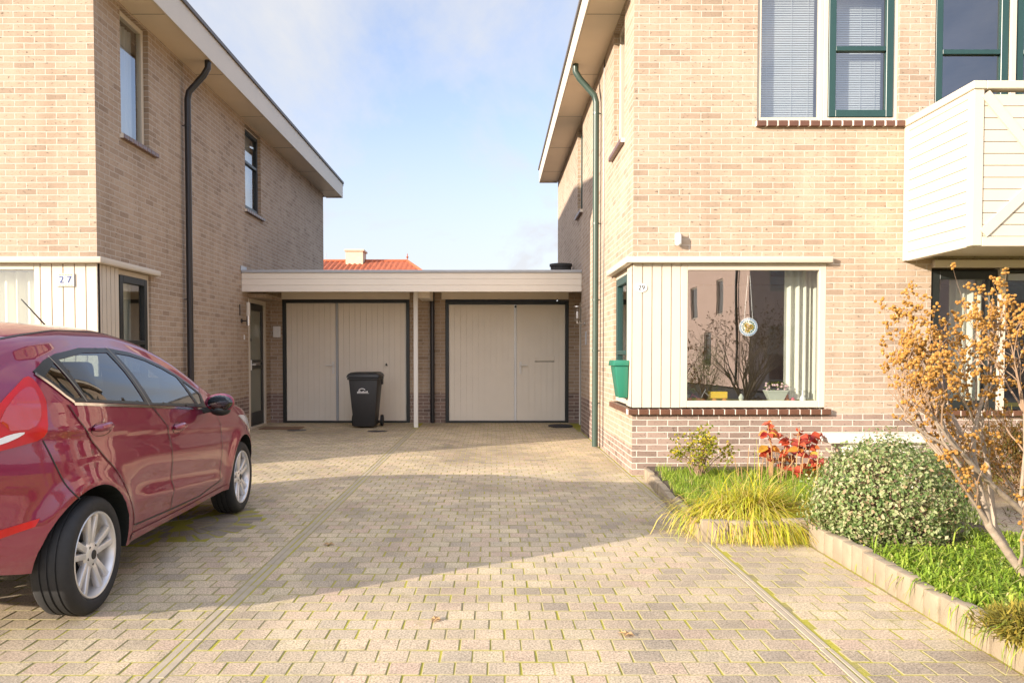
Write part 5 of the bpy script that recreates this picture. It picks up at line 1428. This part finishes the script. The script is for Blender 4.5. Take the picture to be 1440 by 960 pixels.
t = empty('street_shrub', (6.4, -3, 0), 'tall bare twiggy shrub in a front garden behind the camera', 'shrub')
trunk = MB(); twig = MB(); seeds = MB()
for k in range(16):
    a = R.uniform(0, 6.28); grow(Vector((6.4, -3, 0)), Vector((math.cos(a) * .5, math.sin(a) * .5, 1)).normalized(), 1.0, .03, 1)
trunk.build('trunk', 'bark', t, smooth=True, recalc=False); twig.build('branch', 'bark', t, recalc=False); seeds.build('seed_heads', 'conifer', t, recalc=False)
conifer((5.45, -3.2, .3), .8, 1.3, 3000, 'ivy', 'dark leafy evergreen in a front garden behind the camera')
# ------------------------------------------------------------------ sky, sun, camera
sx, sy, tel = -.843, -.538, .283
el = math.atan(tel)
az = math.atan2(sx, sy)      # clockwise from +Y
w = D.worlds.new('World'); SC.world = w; w.use_nodes = True; nt = w.node_tree; nt.nodes.clear()
sky = nt.nodes.new('ShaderNodeTexSky'); sky.sky_type = 'NISHITA'; sky.sun_disc = False; sky.sun_elevation = el; sky.sun_rotation = az
sky.air_density = 1.0; sky.dust_density = .6; sky.ozone_density = 1.2
tc = nt.nodes.new('ShaderNodeTexCoord')
sep = N(nt, 'SeparateXYZ'); L(nt, tc.outputs['Generated'], sep.inputs[0])
zz = N(nt, 'Math'); zz.operation = 'ADD'; zz.inputs[1].default_value = .22; L(nt, sep.outputs[2], zz.inputs[0])
dx = N(nt, 'Math'); dx.operation = 'DIVIDE'; L(nt, sep.outputs[0], dx.inputs[0]); L(nt, zz.outputs[0], dx.inputs[1])
dy = N(nt, 'Math'); dy.operation = 'DIVIDE'; L(nt, sep.outputs[1], dy.inputs[0]); L(nt, zz.outputs[0], dy.inputs[1])
cb = N(nt, 'CombineXYZ'); L(nt, dx.outputs[0], cb.inputs[0]); L(nt, dy.outputs[0], cb.inputs[1])
mp = N(nt, 'Mapping'); mp.inputs['Scale'].default_value = (1.0, .55, 1); mp.inputs['Rotation'].default_value = (0, 0, .5); L(nt, cb.outputs[0], mp.inputs[0])
cl = noise(nt, 1.7, 7, .6, mp.outputs[0], .35)
cf = ramp(nt, cl, [(.40, g3(.22)), (.62, g3(.95))])
hz = ramp(nt, sep.outputs[2], [(0, g3(.95)), (.12, g3(.72)), (.32, g3(.12)), (.6, g3(0))])
mxf = N(nt, 'Math'); mxf.operation = 'MAXIMUM'; L(nt, cf, mxf.inputs[0]); L(nt, hz, mxf.inputs[1])
dot = N(nt, 'VectorMath'); dot.operation = 'DOT_PRODUCT'; L(nt, tc.outputs['Generated'], dot.inputs[0]); dot.inputs[1].default_value = (sx * math.cos(el), sy * math.cos(el), math.sin(el))
# thin cloud and haze brightened towards the sun, behind the camera, as added fill
CLOUD = ramp(nt, dot.outputs['Value'], [(0, (2.3, 2.34, 2.45)), (.12, (2.9, 3.2, 4.2)), (.6, (5.2, 4.9, 4.6)), (1, (7.5, 6.8, 5.8))])
c = mixc(nt, mxf.outputs[0], mixc(nt, 1.0, sky.outputs[0], (.88, .82, .92), 'MULTIPLY'), CLOUD)
c = mixc(nt, 1.0, c, ramp(nt, sep.outputs[2], [(.47, g3(1)), (.75, g3(1.65))]), 'MULTIPLY')   # sky above the frame raised to add fill light
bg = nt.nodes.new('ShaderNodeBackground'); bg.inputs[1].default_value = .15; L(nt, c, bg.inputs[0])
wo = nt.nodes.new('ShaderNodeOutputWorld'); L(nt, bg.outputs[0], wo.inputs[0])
s_ = D.lights.new('sun', 'SUN'); s_.energy = 4.1; s_.angle = rad(.5); s_.color = (1, .87, .72)
so = D.objects.new('sun', s_); COL.objects.link(so)
dirv = Vector((-sx * math.cos(el), -sy * math.cos(el), -math.sin(el)))
so.rotation_euler = dirv.to_track_quat('-Z', 'Y').to_euler()
cam = D.cameras.new('camera'); co = D.objects.new('camera', cam); COL.objects.link(co); SC.camera = co
co.location = (0, 0, 1.3); co.rotation_euler = (rad(90 - 1.7), 0, 0)
cam.sensor_width = 36; cam.lens = 1090 / 1440 * 36; cam.shift_x = .01875; cam.shift_y = .03497; cam.clip_end = 1500; cam.clip_start = .05
SC.view_settings.view_transform = 'Standard'; SC.view_settings.look = 'None'; SC.view_settings.gamma = 1; SC.view_settings.exposure = 1.27
SC.view_settings.use_curve_mapping = False
SC.cycles.use_denoising = True; SC.cycles.max_bounces = 10; SC.cycles.transparent_max_bounces = 16
SC.cycles.caustics_reflective = False; SC.cycles.caustics_refractive = False; SC.cycles.sample_clamp_indirect = 6
